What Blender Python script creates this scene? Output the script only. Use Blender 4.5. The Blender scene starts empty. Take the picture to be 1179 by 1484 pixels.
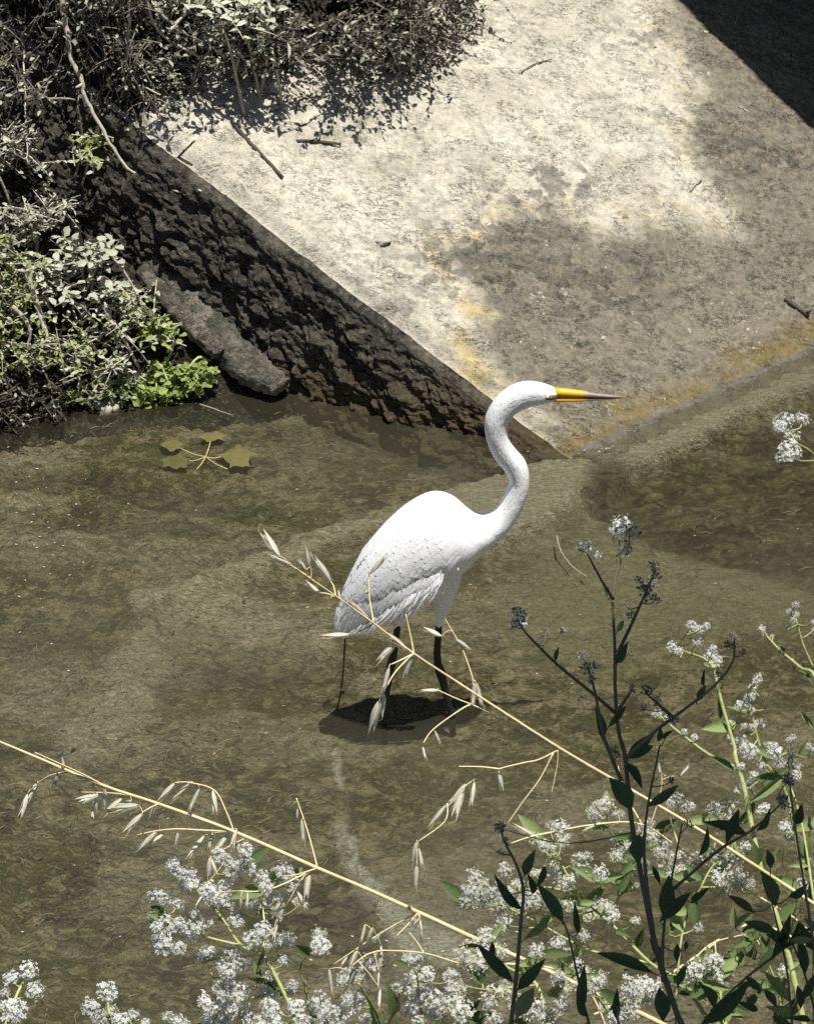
import bpy, bmesh, math, random
import numpy as np
from mathutils import Vector, Matrix

random.seed(7); np.random.seed(7)
SC = bpy.context.scene
COL = SC.collection
R = math.radians

# ------------------------------------------------------------------ camera, sky, sun, exposure
PW, PH, F = 1179.0, 1484.0, 4290.0          # photograph pixels, focal length in those pixels
PITCH = R(32.0); CAM = Vector((0, -5.26, 3.82))
cd = bpy.data.cameras.new('camera'); cam = bpy.data.objects.new('camera', cd); COL.objects.link(cam)
cam.location = CAM; cam.rotation_euler = (math.pi/2 - PITCH, 0, 0)
cd.sensor_fit = 'VERTICAL'; cd.sensor_height = 36; cd.sensor_width = 36; cd.lens = F/PH*36
cd.clip_start = 0.05; cd.clip_end = 2000
SC.camera = cam
SUNV = Vector((0.13, -0.17, 1)).normalized()      # towards the sun: high noon, a little to the right
w = bpy.data.worlds.new('World'); SC.world = w; w.use_nodes = True
nt = w.node_tree; bg = nt.nodes['Background']
sky = nt.nodes.new('ShaderNodeTexSky'); sky.sky_type = 'NISHITA'; sky.sun_disc = False
sky.sun_elevation = math.asin(SUNV.z); sky.sun_rotation = math.atan2(SUNV.x, SUNV.y)
nt.links.new(sky.outputs[0], bg.inputs[0]); bg.inputs[1].default_value = 0.05
sd = bpy.data.lights.new('sun', 'SUN'); sd.energy = 5.0; sd.angle = R(0.53); sd.color = (1, 0.97, 0.91)
so = bpy.data.objects.new('sun', sd); COL.objects.link(so); so.location = (0, 0, 12)
so.rotation_euler = SUNV.to_track_quat('Z', 'Y').to_euler()
SC.view_settings.view_transform = 'Standard'; SC.view_settings.look = 'None'
SC.view_settings.exposure = 0.42; SC.view_settings.gamma = 1.0
SC.cycles.use_adaptive_sampling = True; SC.cycles.adaptive_threshold = 0.02; SC.cycles.use_denoising = False; SC.cycles.sample_clamp_indirect = 3; SC.cycles.max_bounces = 5; SC.cycles.diffuse_bounces = 3; SC.cycles.glossy_bounces = 2; SC.cycles.transmission_bounces = 3; SC.cycles.transparent_max_bounces = 8
SC.render.resolution_x = 813; SC.render.resolution_y = 1024

# ------------------------------------------------------------------ pixel <-> place
FW = Vector((0, math.cos(PITCH), -math.sin(PITCH))); UPV = Vector((0, math.sin(PITCH), math.cos(PITCH)))
def ray(u, v): return Vector(((u-PW/2)/F, 0, 0)) + FW + UPV*((PH/2-v)/F)
def Pz(u, v, z=0.0): r = ray(u, v); return CAM + r*((z-CAM.z)/r.z)
def Pd(u, v, d): return CAM + ray(u, v)*d              # d metres along the viewing axis
def Py(u, v, y): r = ray(u, v); return CAM + r*((y-CAM.y)/r.y)
def pix(X, Y, Z):
    dx, dy, dz = X-CAM.x, Y-CAM.y, Z-CAM.z
    d = dy*FW.y + dz*FW.z; up = dy*UPV.y + dz*UPV.z
    return PW/2 + dx/d*F, PH/2 - up/d*F

# ------------------------------------------------------------------ noise
_L = np.random.RandomState(3).rand(512, 512)
def vn(x, y, s=0):
    x = x + s*17.31; y = y + s*9.77
    xi = np.floor(x).astype(int); yi = np.floor(y).astype(int); fx = x-xi; fy = y-yi
    fx = fx*fx*(3-2*fx); fy = fy*fy*(3-2*fy)
    a = _L[xi % 512, yi % 512]; b = _L[(xi+1) % 512, yi % 512]; c = _L[xi % 512, (yi+1) % 512]; d = _L[(xi+1) % 512, (yi+1) % 512]
    return (a*(1-fx)+b*fx)*(1-fy) + (c*(1-fx)+d*fx)*fy
def fbm(x, y, o=4, s=0, g=.5):
    t = 0*x; a = 1.0; n = 0
    for k in range(o):
        t = t + a*vn(x*2**k, y*2**k, s+k*3); n += a; a *= g
    return t/n
def sst(a, b, x): t = np.clip((x-a)/(b-a), 0, 1); return t*t*(3-2*t)
def in_poly(px, py, poly):
    ins = np.zeros(px.shape, bool); n = len(poly)
    for k in range(n):
        x1, y1 = poly[k]; x2, y2 = poly[(k+1) % n]
        c = ((y1 > py) != (y2 > py)) & (px < (x2-x1)*(py-y1)/((y2-y1) or 1e-9)+x1)
        ins ^= c
    return ins
def sdist(px, py, poly, closed=True):
    d = np.full(px.shape, 1e9); n = len(poly)
    for k in range(n if closed else n-1):
        x1, y1 = poly[k]; x2, y2 = poly[(k+1) % n]; ex, ey = x2-x1, y2-y1
        t = np.clip(((px-x1)*ex+(py-y1)*ey)/(ex*ex+ey*ey+1e-9), 0, 1)
        d = np.minimum(d, np.hypot(px-x1-t*ex, py-y1-t*ey))
    if closed: d = np.where(in_poly(px, py, poly), d, -d)
    return d

# ------------------------------------------------------------------ mesh helpers
class MB:
    def __init__(s): s.v = []; s.f = []; s.m = []
    def add(s, vs, fs, m=0):
        o = len(s.v); s.v.extend([tuple(p) for p in vs]); s.f.extend([tuple(i+o for i in q) for q in fs]); s.m.extend([m]*len(fs))
    def tube(s, pts, rad, n=6, m=0, jit=0, flat=1.0, flat_ax=None):
        pts = [Vector(p) for p in pts]
        if not hasattr(rad, '__len__'): rad = [rad]*len(pts)
        vs = []; ref = Vector((0.3, 0.2, 0.93))
        for k, p in enumerate(pts):
            t = (pts[min(k+1, len(pts)-1)]-pts[max(k-1, 0)])
            if t.length < 1e-9: t = Vector((0, 0, 1))
            t.normalize(); a = t.cross(ref)
            if a.length < 1e-3: a = t.cross(Vector((1, 0, 0)))
            a.normalize(); b = t.cross(a)
            for q in range(n):
                an = 2*math.pi*q/n; rr = rad[k]*(1+random.uniform(-jit, jit))
                vs.append(p + a*(rr*math.cos(an)) + b*(rr*math.sin(an)))
        fs = []
        for k in range(len(pts)-1):
            for q in range(n):
                fs.append((k*n+q, k*n+(q+1) % n, (k+1)*n+(q+1) % n, (k+1)*n+q))
        fs.append(tuple(range(n-1, -1, -1))); fs.append(tuple((len(pts)-1)*n+q for q in range(n)))
        s.add(vs, fs, m)
    def mesh(s, name, mats, smooth=True, org=None):
        me = bpy.data.meshes.new(name)
        v = s.v if org is None else [(p[0]-org[0], p[1]-org[1], p[2]-org[2]) for p in s.v]
        me.from_pydata(v, [], s.f)
        for m in (mats if isinstance(mats, (list, tuple)) else [mats]): me.materials.append(m)
        me.polygons.foreach_set('material_index', s.m)
        if smooth: me.polygons.foreach_set('use_smooth', [True]*len(s.f))
        me.update(); return me
def link(name, data, parent=None, M=None):
    o = bpy.data.objects.new(name, data); COL.objects.link(o)
    if parent: o.parent = parent
    if M is not None: o.matrix_local = M
    return o
def tag(o, label=None, cat=None, group=None, kind=None):
    if label: o['label'] = label
    if cat: o['category'] = cat
    if group: o['group'] = group
    if kind: o['kind'] = kind
    return o
def empty(name, loc, label, cat, group=None):
    o = bpy.data.objects.new(name, None); COL.objects.link(o); o.location = loc; o.empty_display_size = .05
    return tag(o, label, cat, group)
def grid(name, X, Y, Z, mat, attrs=None, parent=None):
    n, m = X.shape; me = bpy.data.meshes.new(name)
    co = np.stack([X, Y, Z], -1).reshape(-1, 3).astype(np.float32)
    idx = np.arange(n*m).reshape(n, m)
    q = np.stack([idx[:-1, :-1], idx[1:, :-1], idx[1:, 1:], idx[:-1, 1:]], -1).reshape(-1)
    nf = (n-1)*(m-1)
    me.vertices.add(n*m); me.vertices.foreach_set('co', co.ravel())
    me.loops.add(nf*4); me.loops.foreach_set('vertex_index', q.astype(np.int32))
    me.polygons.add(nf); me.polygons.foreach_set('loop_start', (np.arange(nf)*4).astype(np.int32))
    me.polygons.foreach_set('use_smooth', np.ones(nf, bool))
    me.update(calc_edges=True)
    for k, a in (attrs or {}).items():
        at = me.attributes.new(k, 'FLOAT', 'POINT'); at.data.foreach_set('value', np.clip(a, 0, 1).astype(np.float32).ravel())
    me.materials.append(mat)
    return link(name, me, parent)
def spline(pts, n=6):
    pts = [Vector(p) for p in pts]
    if len(pts) < 3: return [pts[0].lerp(pts[-1], k/n) for k in range(n+1)]
    out = []
    for k in range(len(pts)-1):
        p0 = pts[max(k-1, 0)]; p1 = pts[k]; p2 = pts[k+1]; p3 = pts[min(k+2, len(pts)-1)]
        for q in range(n):
            t = q/n
            out.append(.5*((2*p1)+(p2-p0)*t+(2*p0-5*p1+4*p2-p3)*t*t+(3*p1-p0-3*p2+p3)*t**3))
    out.append(pts[-1]); return out
def axes(base, tip, nrm, sx, sy, sz):
    x = (tip-base).normalized(); y = nrm.cross(x)
    if y.length < 1e-4: y = Vector((0, 0, 1)).cross(x) if abs(x.z) < .9 else Vector((1, 0, 0)).cross(x)
    y.normalize(); z = x.cross(y)
    return Matrix(((x.x*sx, y.x*sy, z.x*sz, base.x), (x.y*sx, y.y*sy, z.y*sz, base.y), (x.z*sx, y.z*sy, z.z*sz, base.z), (0, 0, 0, 1)))

# ------------------------------------------------------------------ materials
class NT:
    def __init__(s, name):
        s.m = bpy.data.materials.new(name); s.m.use_nodes = True; s.t = s.m.node_tree; s.t.nodes.clear()
        s.out = s.n('ShaderNodeOutputMaterial')
    def n(s, typ, **kw):
        nd = s.t.nodes.new(typ)
        for k, v in kw.items():
            if k.startswith('_'): setattr(nd, k[1:], v)
            else:
                key = k.replace('__', ' ')
                sock = nd.inputs[int(key[1:])] if key[0] == 'i' and key[1:].isdigit() else nd.inputs[key]
                if hasattr(v, 'bl_idname') and 'Socket' in v.bl_idname: s.t.links.new(v, sock)
                else: sock.default_value = v
        return nd
    def co(s): return s.n('ShaderNodeTexCoord').outputs['Object']
    def map(s, v, sc): return s.n('ShaderNodeMapping', Vector=v, Scale=sc).outputs[0]
    def noise(s, v, sc, det=4, rough=.55, dist=0): return s.n('ShaderNodeTexNoise', Vector=v, Scale=sc, Detail=det, Roughness=rough, Distortion=dist).outputs[0]
    def ramp(s, f, *st):
        r = s.n('ShaderNodeValToRGB', Fac=f); e = r.color_ramp.elements
        while len(e) < len(st): e.new(.5)
        for k, (p, c) in enumerate(st):
            e[k].position = p; e[k].color = (c, c, c, 1) if not hasattr(c, '__len__') else (*c, 1)
        return r.outputs[0]
    def mix(s, f, a, b, mode='MIX'):
        nd = s.n('ShaderNodeMix', _data_type='RGBA', _blend_type=mode)
        for sock, v in ((nd.inputs[0], f), (nd.inputs[6], a), (nd.inputs[7], b)):
            if hasattr(v, 'bl_idname'): s.t.links.new(v, sock)
            elif hasattr(v, '__len__'): sock.default_value = (*v, 1)
            else: sock.default_value = v
        return nd.outputs[2]
    def attr(s, nm): return s.n('ShaderNodeAttribute', _attribute_name=nm).outputs['Fac']
    def math(s, op, a, b=0.0): return s.n('ShaderNodeMath', _operation=op, i0=a, i1=b).outputs[0]
    def bump(s, h, st, dist=.01, nrm=None):
        nd = s.n('ShaderNodeBump', Height=h, Strength=st, Distance=dist)
        if nrm is not None: s.t.links.new(nrm, nd.inputs['Normal'])
        return nd.outputs[0]
    def surf(s, sh): s.t.links.new(sh, s.out.inputs['Surface']); return s.m
    def bsdf(s, **kw): return s.n('ShaderNodeBsdfPrincipled', **kw).outputs[0]

def simple(name, c1, c2, sc=30, rough=.75, bump=.3, trans=0.0, spec=.3, bsc=None, dist=.004):
    t = NT(name); c = t.co(); n = t.noise(c, sc, 2); col = t.mix(t.ramp(n, (.3, 0), (.7, 1)), c1, c2)
    inf = t.n('ShaderNodeObjectInfo').outputs['Random']
    col = t.mix(.35, col, t.mix(inf, tuple(x*.65 for x in c1), tuple(min(1, x*1.3) for x in c2)))
    nb = t.bump(t.noise(c, bsc or sc*4, 1.5), bump, dist)
    b = t.bsdf(**{'Base__Color': col, 'Roughness': rough, 'Specular__IOR__Level': spec, 'Normal': nb})
    if trans:
        tr = t.n('ShaderNodeBsdfTranslucent', Color=col).outputs[0]
        b = t.n('ShaderNodeMixShader', i0=trans, i1=b, i2=tr).outputs[0]
    return t.surf(b)

M = {}
M['white_petal'] = simple('white_petal', (.74, .74, .72), (.86, .86, .84), 300, .7, .1, .5)
M['cream_bud'] = simple('cream_bud', (.64, .60, .40), (.80, .77, .58), 200, .7, .1, .35)
M['cress_stem'] = simple('cress_stem', (.27, .32, .10), (.44, .46, .20), 60, .6, .2)
M['cress_leaf'] = simple('cress_leaf', (.075, .12, .035), (.15, .21, .07), 60, .42, .4, .3, .5)
M['cress_leaf_pale'] = simple('cress_leaf_pale', (.20, .27, .09), (.33, .41, .16), 60, .5, .4, .3, .4)
M['deep_leaf'] = simple('deep_leaf', (.055, .10, .04), (.10, .16, .06), 60, .38, .4, .35, .5)  # darker copy of the leaf colour, shade put into the colour
M['deep_stem'] = simple('deep_stem', (.09, .085, .055), (.17, .14, .10), 60, .6, .2)  # stem colour darkened for the plants that stand in shade
M['deep_bud'] = simple('deep_bud', (.10, .10, .085), (.22, .21, .19), 200, .7, .2, .1)  # bud colour greyed down to paint the heads as shaded
M['straw'] = simple('straw', (.58, .45, .20), (.78, .67, .41), 40, .5, .2, .0, .4)
M['oat_husk'] = simple('oat_husk', (.74, .69, .52), (.88, .84, .70), 80, .55, .15, .45, .3)
M['dusty_leaf'] = simple('dusty_leaf', (.26, .29, .19), (.56, .57, .45), 25, .7, .3, .2, .3)
M['green_leaf'] = simple('green_leaf', (.17, .23, .05), (.38, .44, .15), 40, .5, .3, .35, .4)
M['brush_leaf'] = simple('brush_leaf', (.09, .09, .065), (.30, .29, .24), 20, .8, .3, .15, .2)
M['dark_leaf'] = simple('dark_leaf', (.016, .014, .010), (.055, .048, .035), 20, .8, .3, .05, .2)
M['dead_twig'] = simple('dead_twig', (.30, .26, .20), (.52, .48, .40), 30, .8, .4)
M['dark_twig'] = simple('dark_twig', (.05, .04, .03), (.11, .09, .065), 30, .8, .4)
M['soil'] = simple('soil', (.012, .010, .008), (.045, .037, .028), 14, .95, .8, 0, .15, 60, .02)
M['bough_leaf'] = simple('bough_leaf', (.04, .07, .02), (.08, .13, .04), 10, .5, .2, .1)  # leaves of the added shade tree
M['bark'] = simple('bark', (.07, .055, .04), (.16, .13, .10), 14, .9, .9, 0, .2, 50, .02)
M['dry_mud'] = simple('dry_mud', (.26, .24, .20), (.48, .45, .37), 60, .9, .4)
M['deck_concrete'] = simple('deck_concrete', (.20, .19, .17), (.30, .28, .25), 3, .9, .4)
M['fleck'] = simple('fleck', (.25, .24, .20), (.50, .48, .42), 50, .6, .1)

# ------------------------------------------------------------------ slab frame (worked out once, in metres)
C0 = Pz(830, 655); RW = Pz(1179, 500)
W2 = (RW-C0); W2.z = 0; W2.normalize()                       # along the waterline
N2 = Vector((-W2.y, W2.x, 0))                                # up the bank, in plan
SL = R(27)
Q3 = N2*math.cos(SL) + Vector((0, 0, math.sin(SL)))          # steepest line of the slab
PN = W2.cross(Q3).normalized()
def on_slab(u, v, lift=0.0):
    r = ray(u, v); t = (C0-CAM).dot(PN)/r.dot(PN); return CAM + r*t + PN*lift
T0 = on_slab(216, 186)
E3 = (T0-C0); ELEN = E3.length; E3.normalize()               # the slab's left edge
E2 = Vector((E3.x, E3.y, 0)).normalized(); EZ = E3.z/math.hypot(E3.x, E3.y)
FN = Vector((-E2.y, E2.x, 0))
if FN.y > 0: FN = -FN                                        # out of the side face, towards the stream
det = W2.x*E2.y - W2.y*E2.x
def slab_ij(x, y):
    dx, dy = x-C0.x, y-C0.y
    return (dx*E2.y-dy*E2.x)/det, (W2.x*dy-W2.y*dx)/det      # along waterline, along edge (plan metres)
_bp = [Pz(-900, 740), Pz(-250, 650), Pz(0, 618), Pz(60, 604), Pz(200, 592), Pz(300, 580), Pz(400, 560), Pz(450, 562), Pz(500, 545), Pz(540, 470), Pz(620, 300)]
BX = np.array([p.x for p in _bp]); BY = np.array([p.y for p in _bp])
def bank_z(x, y):
    b = y - np.interp(x, BX, BY) + .05*(fbm(x*5, y*5, 3, 5)-.5)
    s = (x-C0.x)*FN.x + (y-C0.y)*FN.y
    z = np.where(b > 0, .95*b, 1.2*b) - .02 + .16*(fbm(x*3.5, y*3.5, 4, 8)-.5)*sst(0, .3, b) + .035*(fbm(x*18, y*18, 3, 2)-.5)
    z = z - .16*np.exp(-(s/.09)**2)*sst(-.05, .2, b)
    return np.minimum(z, 1.5+.2*(fbm(x, y, 3, 4)-.5))
def slab_z(x, y):
    i, j = slab_ij(x, y)
    return np.where(i > -0.002, j*EZ, -9)
HEAP = [(-300, 330), (100, 215), (205, 195), (250, 150), (310, 115), (380, 105), (450, 128), (520, 108), (600, 65), (690, -20), (800, -400), (-400, -400)]
def heap_z(x, y):
    i, j = slab_ij(x, y); z = j*EZ; u, v = pix(x, y, z)
    d = sdist(u, v, HEAP) + 60*(fbm(x*14, y*14, 3, 17)-.5)
    return np.where((i > 0) & (j > .3), z - .03 + .03*sst(-25, 5, d) + .16*sst(0, 150, d) + .05*(fbm(x*16, y*16, 3, 19)-.5)*sst(0, 40, d), -9)
def H(x, y): return np.maximum(np.maximum(np.maximum(bank_z(x, y), slab_z(x, y)), heap_z(x, y)), -.05)
def hit(us, vs, lift=0.0):
    us = np.atleast_1d(np.array(us, float)); vs = np.atleast_1d(np.array(vs, float))
    rx = (us-PW/2)/F; k = (PH/2-vs)/F
    ry = FW.y+UPV.y*k; rz = FW.z+UPV.z*k
    t = np.full(us.shape, 6.6); done = np.zeros(us.shape, bool)
    below = lambda q: CAM.z+rz*q <= H(CAM.x+rx*q, CAM.y+ry*q)+lift
    for st in range(150):
        done |= below(t)
        if done.all(): break
        t = np.where(done, t, t+.04)
    lo = t-.04; hi = t
    for st in range(5):
        m = (lo+hi)/2; bl = below(m); hi = np.where(bl, m, hi); lo = np.where(bl, lo, m)
    t = hi
    return np.stack([CAM.x+rx*t, CAM.y+ry*t, CAM.z+rz*t], -1)
def hit1(u, v, lift=0.0): return Vector(hit([u], [v], lift)[0])

# ------------------------------------------------------------------ SETTING: ground, streambed, water, banks
def sheet(name, x0, x1, y0, y1, z, mat):
    mb = MB(); mb.add([(x0, y0, z), (x1, y0, z), (x1, y1, z), (x0, y1, z)], [(0, 1, 2, 3)]); return link(name, mb.mesh(name, mat))
tag(sheet('ground', -400, 400, -400, 400, -.6, M['soil']), kind='structure')

t = NT('streambed'); c = t.co()
st = t.map(c, (1, 1.7, 1))
n1 = t.noise(st, 6, 4, .65, .8); n2 = t.noise(st, 17, 4, .66, 1.2); n3 = t.noise(t.map(c, (1, 1.9, 1)), 62, 3, .70, 1.0)
col = t.mix(t.ramp(n1, (.42, 0), (.58, 1)), (.050, .043, .022), (.165, .138, .090))
wd = t.mix(t.ramp(n3, (.38, 0), (.62, 1)), (.020, .018, .007), (.110, .094, .046))
col = t.mix(t.ramp(t.math('ADD', t.attr('weed'), t.math('MULTIPLY', n2, .5)), (.38, 0), (.62, .88)), col, wd)
col = t.mix(t.ramp(n2, (.41, .7), (.48, 0)), col, (.026, .023, .011))
col = t.mix(t.ramp(n2, (.54, 0), (.60, .75)), col, (.190, .162, .108))
col = t.mix(t.ramp(n3, (.56, 0), (.70, .42)), col, (.215, .185, .125))
col = t.mix(t.ramp(n3, (.36, .48), (.45, 0)), col, (.018, .016, .008))
grn = t.math('MULTIPLY', t.ramp(t.noise(st, 3.3, 3, .65, .5), (.50, 0), (.58, 1)), t.ramp(n2, (.35, 1), (.65, .2)))
col = t.mix(t.math('MULTIPLY', grn, .6), col, (.060, .066, .018))
sl = t.math('MULTIPLY', t.attr('silt'), t.ramp(n2, (.36, .30), (.46, .95)))
col = t.mix(sl, col, t.mix(t.ramp(n3, (.35, 0), (.65, 1)), (.160, .143, .110), (.320, .290, .232)))
col = t.mix(t.math('MULTIPLY', t.attr('pool'), .78), col, t.mix(n2, (.112, .112, .070), (.158, .154, .100)))
col = t.mix(t.math('MULTIPLY', t.attr('wedge'), .9), col, t.mix(t.ramp(n3, (.35, 0), (.65, 1)), (.180, .164, .130), (.290, .268, .220)))
col = t.mix(t.math('MULTIPLY', t.attr('deep'), .92), col, t.mix(t.ramp(n2, (.42, 0), (.60, 1)), (.012, .011, .006), (.064, .058, .030)))  # dark tone for deeper bed and for painted branch shadows
col = t.mix(t.math('MULTIPLY', t.attr('pale'), t.ramp(n3, (.30, .3), (.5, 1))), col, t.mix(n2, (.24, .235, .21), (.42, .415, .38)))
col = t.mix(1.0, col, (1.22, 1.23, 1.14), 'MULTIPLY')
nb = t.bump(t.math('ADD', n2, t.math('MULTIPLY', n3, .6)), 1.0, .03)
M['bed'] = t.surf(t.bsdf(**{'Base__Color': col, 'Roughness': .85, 'Specular__IOR__Level': .15, 'Normal': nb}))

gx = np.linspace(-1.75, 1.75, 520); gy = np.linspace(-1.4, 2.6, 500)
X, Y = np.meshgrid(gx, gy, indexing='ij')
U, V = pix(X, Y, 0*X-.05)
wob = 40*(fbm(X*6, Y*8, 4, 1)-.5); wob2 = 22*(fbm(X*25, Y*40, 3, 6)-.5)
def blob(poly, soft=30, k=1.0): return sst(-soft, soft, sdist(U+wob*k+wob2, V+wob*k*.6+wob2*.6, poly))
def line(poly, wd, soft, k=1.0): return 1-sst(wd, wd+soft, sdist(U+wob*k*.5+wob2*.5, V+wob*k*.3+wob2*.4, poly, False))
silt = 1.0*blob([(660, 722), (830, 660), (1300, 440), (1300, 520), (1100, 605), (890, 705), (745, 782), (690, 795), (600, 800), (560, 770)], 7, .15)
wedge = silt.copy()
silt = np.maximum(silt, .85*blob([(250, 850), (350, 845), (400, 880), (520, 900), (480, 950), (330, 960), (240, 1000), (200, 1080), (80, 1110), (90, 1030), (180, 930)], 28))
ridge = line([(720, 725), (560, 755), (440, 798), (290, 850), (200, 880)], 5, 20, .5)
silt = np.maximum(silt, .95*ridge)
silt = np.maximum(silt, .55*blob([(820, 800), (1179, 800), (1179, 900), (900, 930), (720, 930), (700, 860)], 60))
silt = np.maximum(silt, .6*blob([(-40, 640), (80, 630), (120, 680), (40, 740), (-40, 740)], 30))
silt = np.maximum(silt, .45*sst(.5, .72, fbm(X*3.2, Y*6, 4, 12)))
pool = blob([(760, 800), (860, 775), (1000, 800), (1300, 830), (1300, 900), (1000, 930), (860, 960), (720, 900)], 55, .7)
deep_and_shadow = (1-wedge)*blob([(880, 705), (940, 735), (1060, 770), (1300, 790), (1300, 560), (1110, 612), (960, 690)], 40, .6)*.75
deep_and_shadow = np.maximum(deep_and_shadow, (1-wedge)*.95*line([(470, 590), (560, 625), (700, 665), (820, 690)], 14, 40, .6))
deep_and_shadow = np.maximum(deep_and_shadow, 1.0*line([(885, 712), (960, 748), (1060, 785), (1190, 815)], 16, 36, .6))
deep_and_shadow = np.maximum(deep_and_shadow, .85*blob([(330, 590), (480, 600), (600, 650), (560, 690), (430, 660), (330, 630)], 40)*.8)
deep_and_shadow = np.maximum(deep_and_shadow, .8*line([(-30, 695), (120, 690), (230, 718), (360, 735)], 5, 22, 1.2))  # branch shadow across the left water, painted as dark bed colour
deep_and_shadow = np.maximum(deep_and_shadow, .7*line([(80, 745), (200, 755), (330, 770)], 4, 20, 1.2))  # second painted branch shadow, nearer the viewer
deep_and_shadow = np.maximum(deep_and_shadow, .7*blob([(240, 915), (330, 930), (430, 930), (470, 980), (380, 1000), (250, 985)], 26)*.8)
deep_and_shadow = np.maximum(deep_and_shadow, .55*blob([(0, 900), (130, 880), (180, 900), (110, 950), (0, 970)], 30))
deep_and_shadow = np.maximum(deep_and_shadow, .6*blob([(330, 1290), (540, 1285), (560, 1370), (520, 1400), (380, 1350)], 24, .5))
pale = .8*line([(486, 1085), (494, 1140)], 1.5, 6, .3)
pale = np.maximum(pale, .45*line([(496, 1195), (505, 1240), (530, 1285), (545, 1300)], 6, 12, .4))
pale = np.maximum(pale, .85*blob([(498, 1190), (512, 1205), (525, 1245), (560, 1290), (610, 1345), (660, 1355), (690, 1385), (640, 1395), (585, 1375), (555, 1340), (545, 1300), (515, 1255)], 2.5, .3))
pale = np.maximum(pale, .30*blob([(560, 1345), (720, 1340), (780, 1400), (560, 1420)], 40, .6))
mat_ = sst(.485, .53, fbm(X*2.6+.3*fbm(X*9, Y*9, 3, 2), Y*5.2, 6, 27, .62))*(1-.9*silt)*(1-.6*pale)
rough = fbm(X*38, Y*64, 4, 36, .7)-.5
Z = -.062 + .016*mat_*(.7+1.1*rough) + .030*(fbm(X*4, Y*7, 4, 3)-.5) + .034*(fbm(X*16, Y*34, 4, 9, .6)-.5)*(1-.5*silt) + .016*silt + .02*ridge - .03*deep_and_shadow + .016*(fbm(X*45, Y*95, 2, 4)-.5)
Z = Z*(1-.5*wedge) + .005*wedge; Z = np.minimum(Z, -.012)
tag(grid('streambed', X, Y, Z, M['bed'], {'wedge': wedge, 'pool': pool*(1-deep_and_shadow), 'silt': silt, 'deep': deep_and_shadow, 'pale': pale, 'weed': mat_*(.62+.9*rough)}), kind='structure')
xs = np.concatenate([np.linspace(-30, -1.7, 40), np.linspace(1.7, 30, 40)])
X, Y = np.meshgrid(np.linspace(-30, 30, 90), np.linspace(-3.8, 9, 40), indexing='ij')
inner = (np.abs(X) < 1.9) & (Y > -1.55) & (Y < 2.7)
Z = np.where(inner, -.22, -.09+.02*(fbm(X, Y, 3, 3)-.5))
tag(grid('channel_floor', X, Y, Z, M['bed']), kind='structure')

t = NT('water'); c = t.co()
rip = t.math('ADD', t.noise(t.map(c, (1, 2.2, 1)), 14, 3, .5, .4), t.math('MULTIPLY', t.noise(t.map(c, (1, 1.8, 1)), 55, 2, .5), .35))
nb = t.bump(rip, .16, .006)
fr = t.n('ShaderNodeFresnel', IOR=1.40, Normal=nb).outputs[0]
tr = t.n('ShaderNodeBsdfTransparent', Color=(.93, .93, .86, 1)).outputs[0]
df = t.n('ShaderNodeBsdfDiffuse', Color=(.140, .131, .086, 1)).outputs[0]
tur = t.math('MULTIPLY', t.ramp(t.noise(c, 1.3, 3, .5, .3), (.40, .09), (.68, .24)), 1.0)
body = t.n('ShaderNodeMixShader', i0=tur, i1=tr, i2=df).outputs[0]
gl = t.n('ShaderNodeBsdfGlossy', Roughness=.04, Normal=nb).outputs[0]
M['water'] = t.surf(t.n('ShaderNodeMixShader', i0=fr, i1=body, i2=gl).outputs[0])
tag(sheet('stream_water', -30, 30, -3.75, 9, 0, M['water']), kind='structure')

X, Y = np.meshgrid(np.linspace(-3.2, .75, 330), np.linspace(1.05, 4.6, 300), indexing='ij')
i, j = slab_ij(X, Y)
Zb = bank_z(X, Y) + .012*(fbm(X*70, Y*70, 2, 3)-.5)
Zb = np.where(i > .03, np.minimum(Zb, j*EZ-.08), Zb)
t = NT('bank_soil'); c = t.co()
n1 = t.noise(c, 12, 3, .65, .4); n2 = t.noise(c, 80, 3, .7)
col = t.mix(t.ramp(n1, (.35, 0), (.7, 1)), (.008, .007, .006), (.034, .028, .021))
col = t.mix(t.ramp(n2, (.5, 0), (.72, 1)), col, (.11, .095, .07))
M['bank'] = t.surf(t.bsdf(**{'Base__Color': col, 'Roughness': .9, 'Specular__IOR__Level': .2, 'Normal': t.bump(t.math('ADD', n1, n2), .9, .02)}))
tag(grid('stream_bank', X, Y, Zb, M['bank']), kind='structure')
X, Y = np.meshgrid(np.linspace(-30, 30, 60), np.linspace(4.4, 40, 40), indexing='ij')
tag(grid('upper_ground', X, Y, 1.35+.1*(fbm(X*.7, Y*.7, 3, 2)-.5)+.02*(Y-4.4)+0*X, M['bank']), kind='structure')
# the near bank the plants grow from
pr = [(-14, 2.2), (-4.6, 2.2), (-3.75, 2.17), (-3.66, 2.05), (-3.6, 1.2), (-3.5, -.5)]
X = np.repeat(np.linspace(-12, 12, 120)[:, None], 60, 1)
tt = np.linspace(0, len(pr)-1, 60)
yy = np.interp(tt, range(len(pr)), [p[0] for p in pr]); zz = np.interp(tt, range(len(pr)), [p[1] for p in pr])
Y = np.repeat(yy[None], 120, 0); Z = np.repeat(zz[None], 120, 0)
Y = Y + .05*(fbm(X*2, Z*3+tt[None], 3, 4)-.5)*(tt[None] > 1.5); Z = Z + .03*(fbm(X*3, Y*3, 3, 5)-.5)
tag(grid('near_bank', X, Y, Z, M['bank']), kind='structure')
GZ = 2.2

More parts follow.
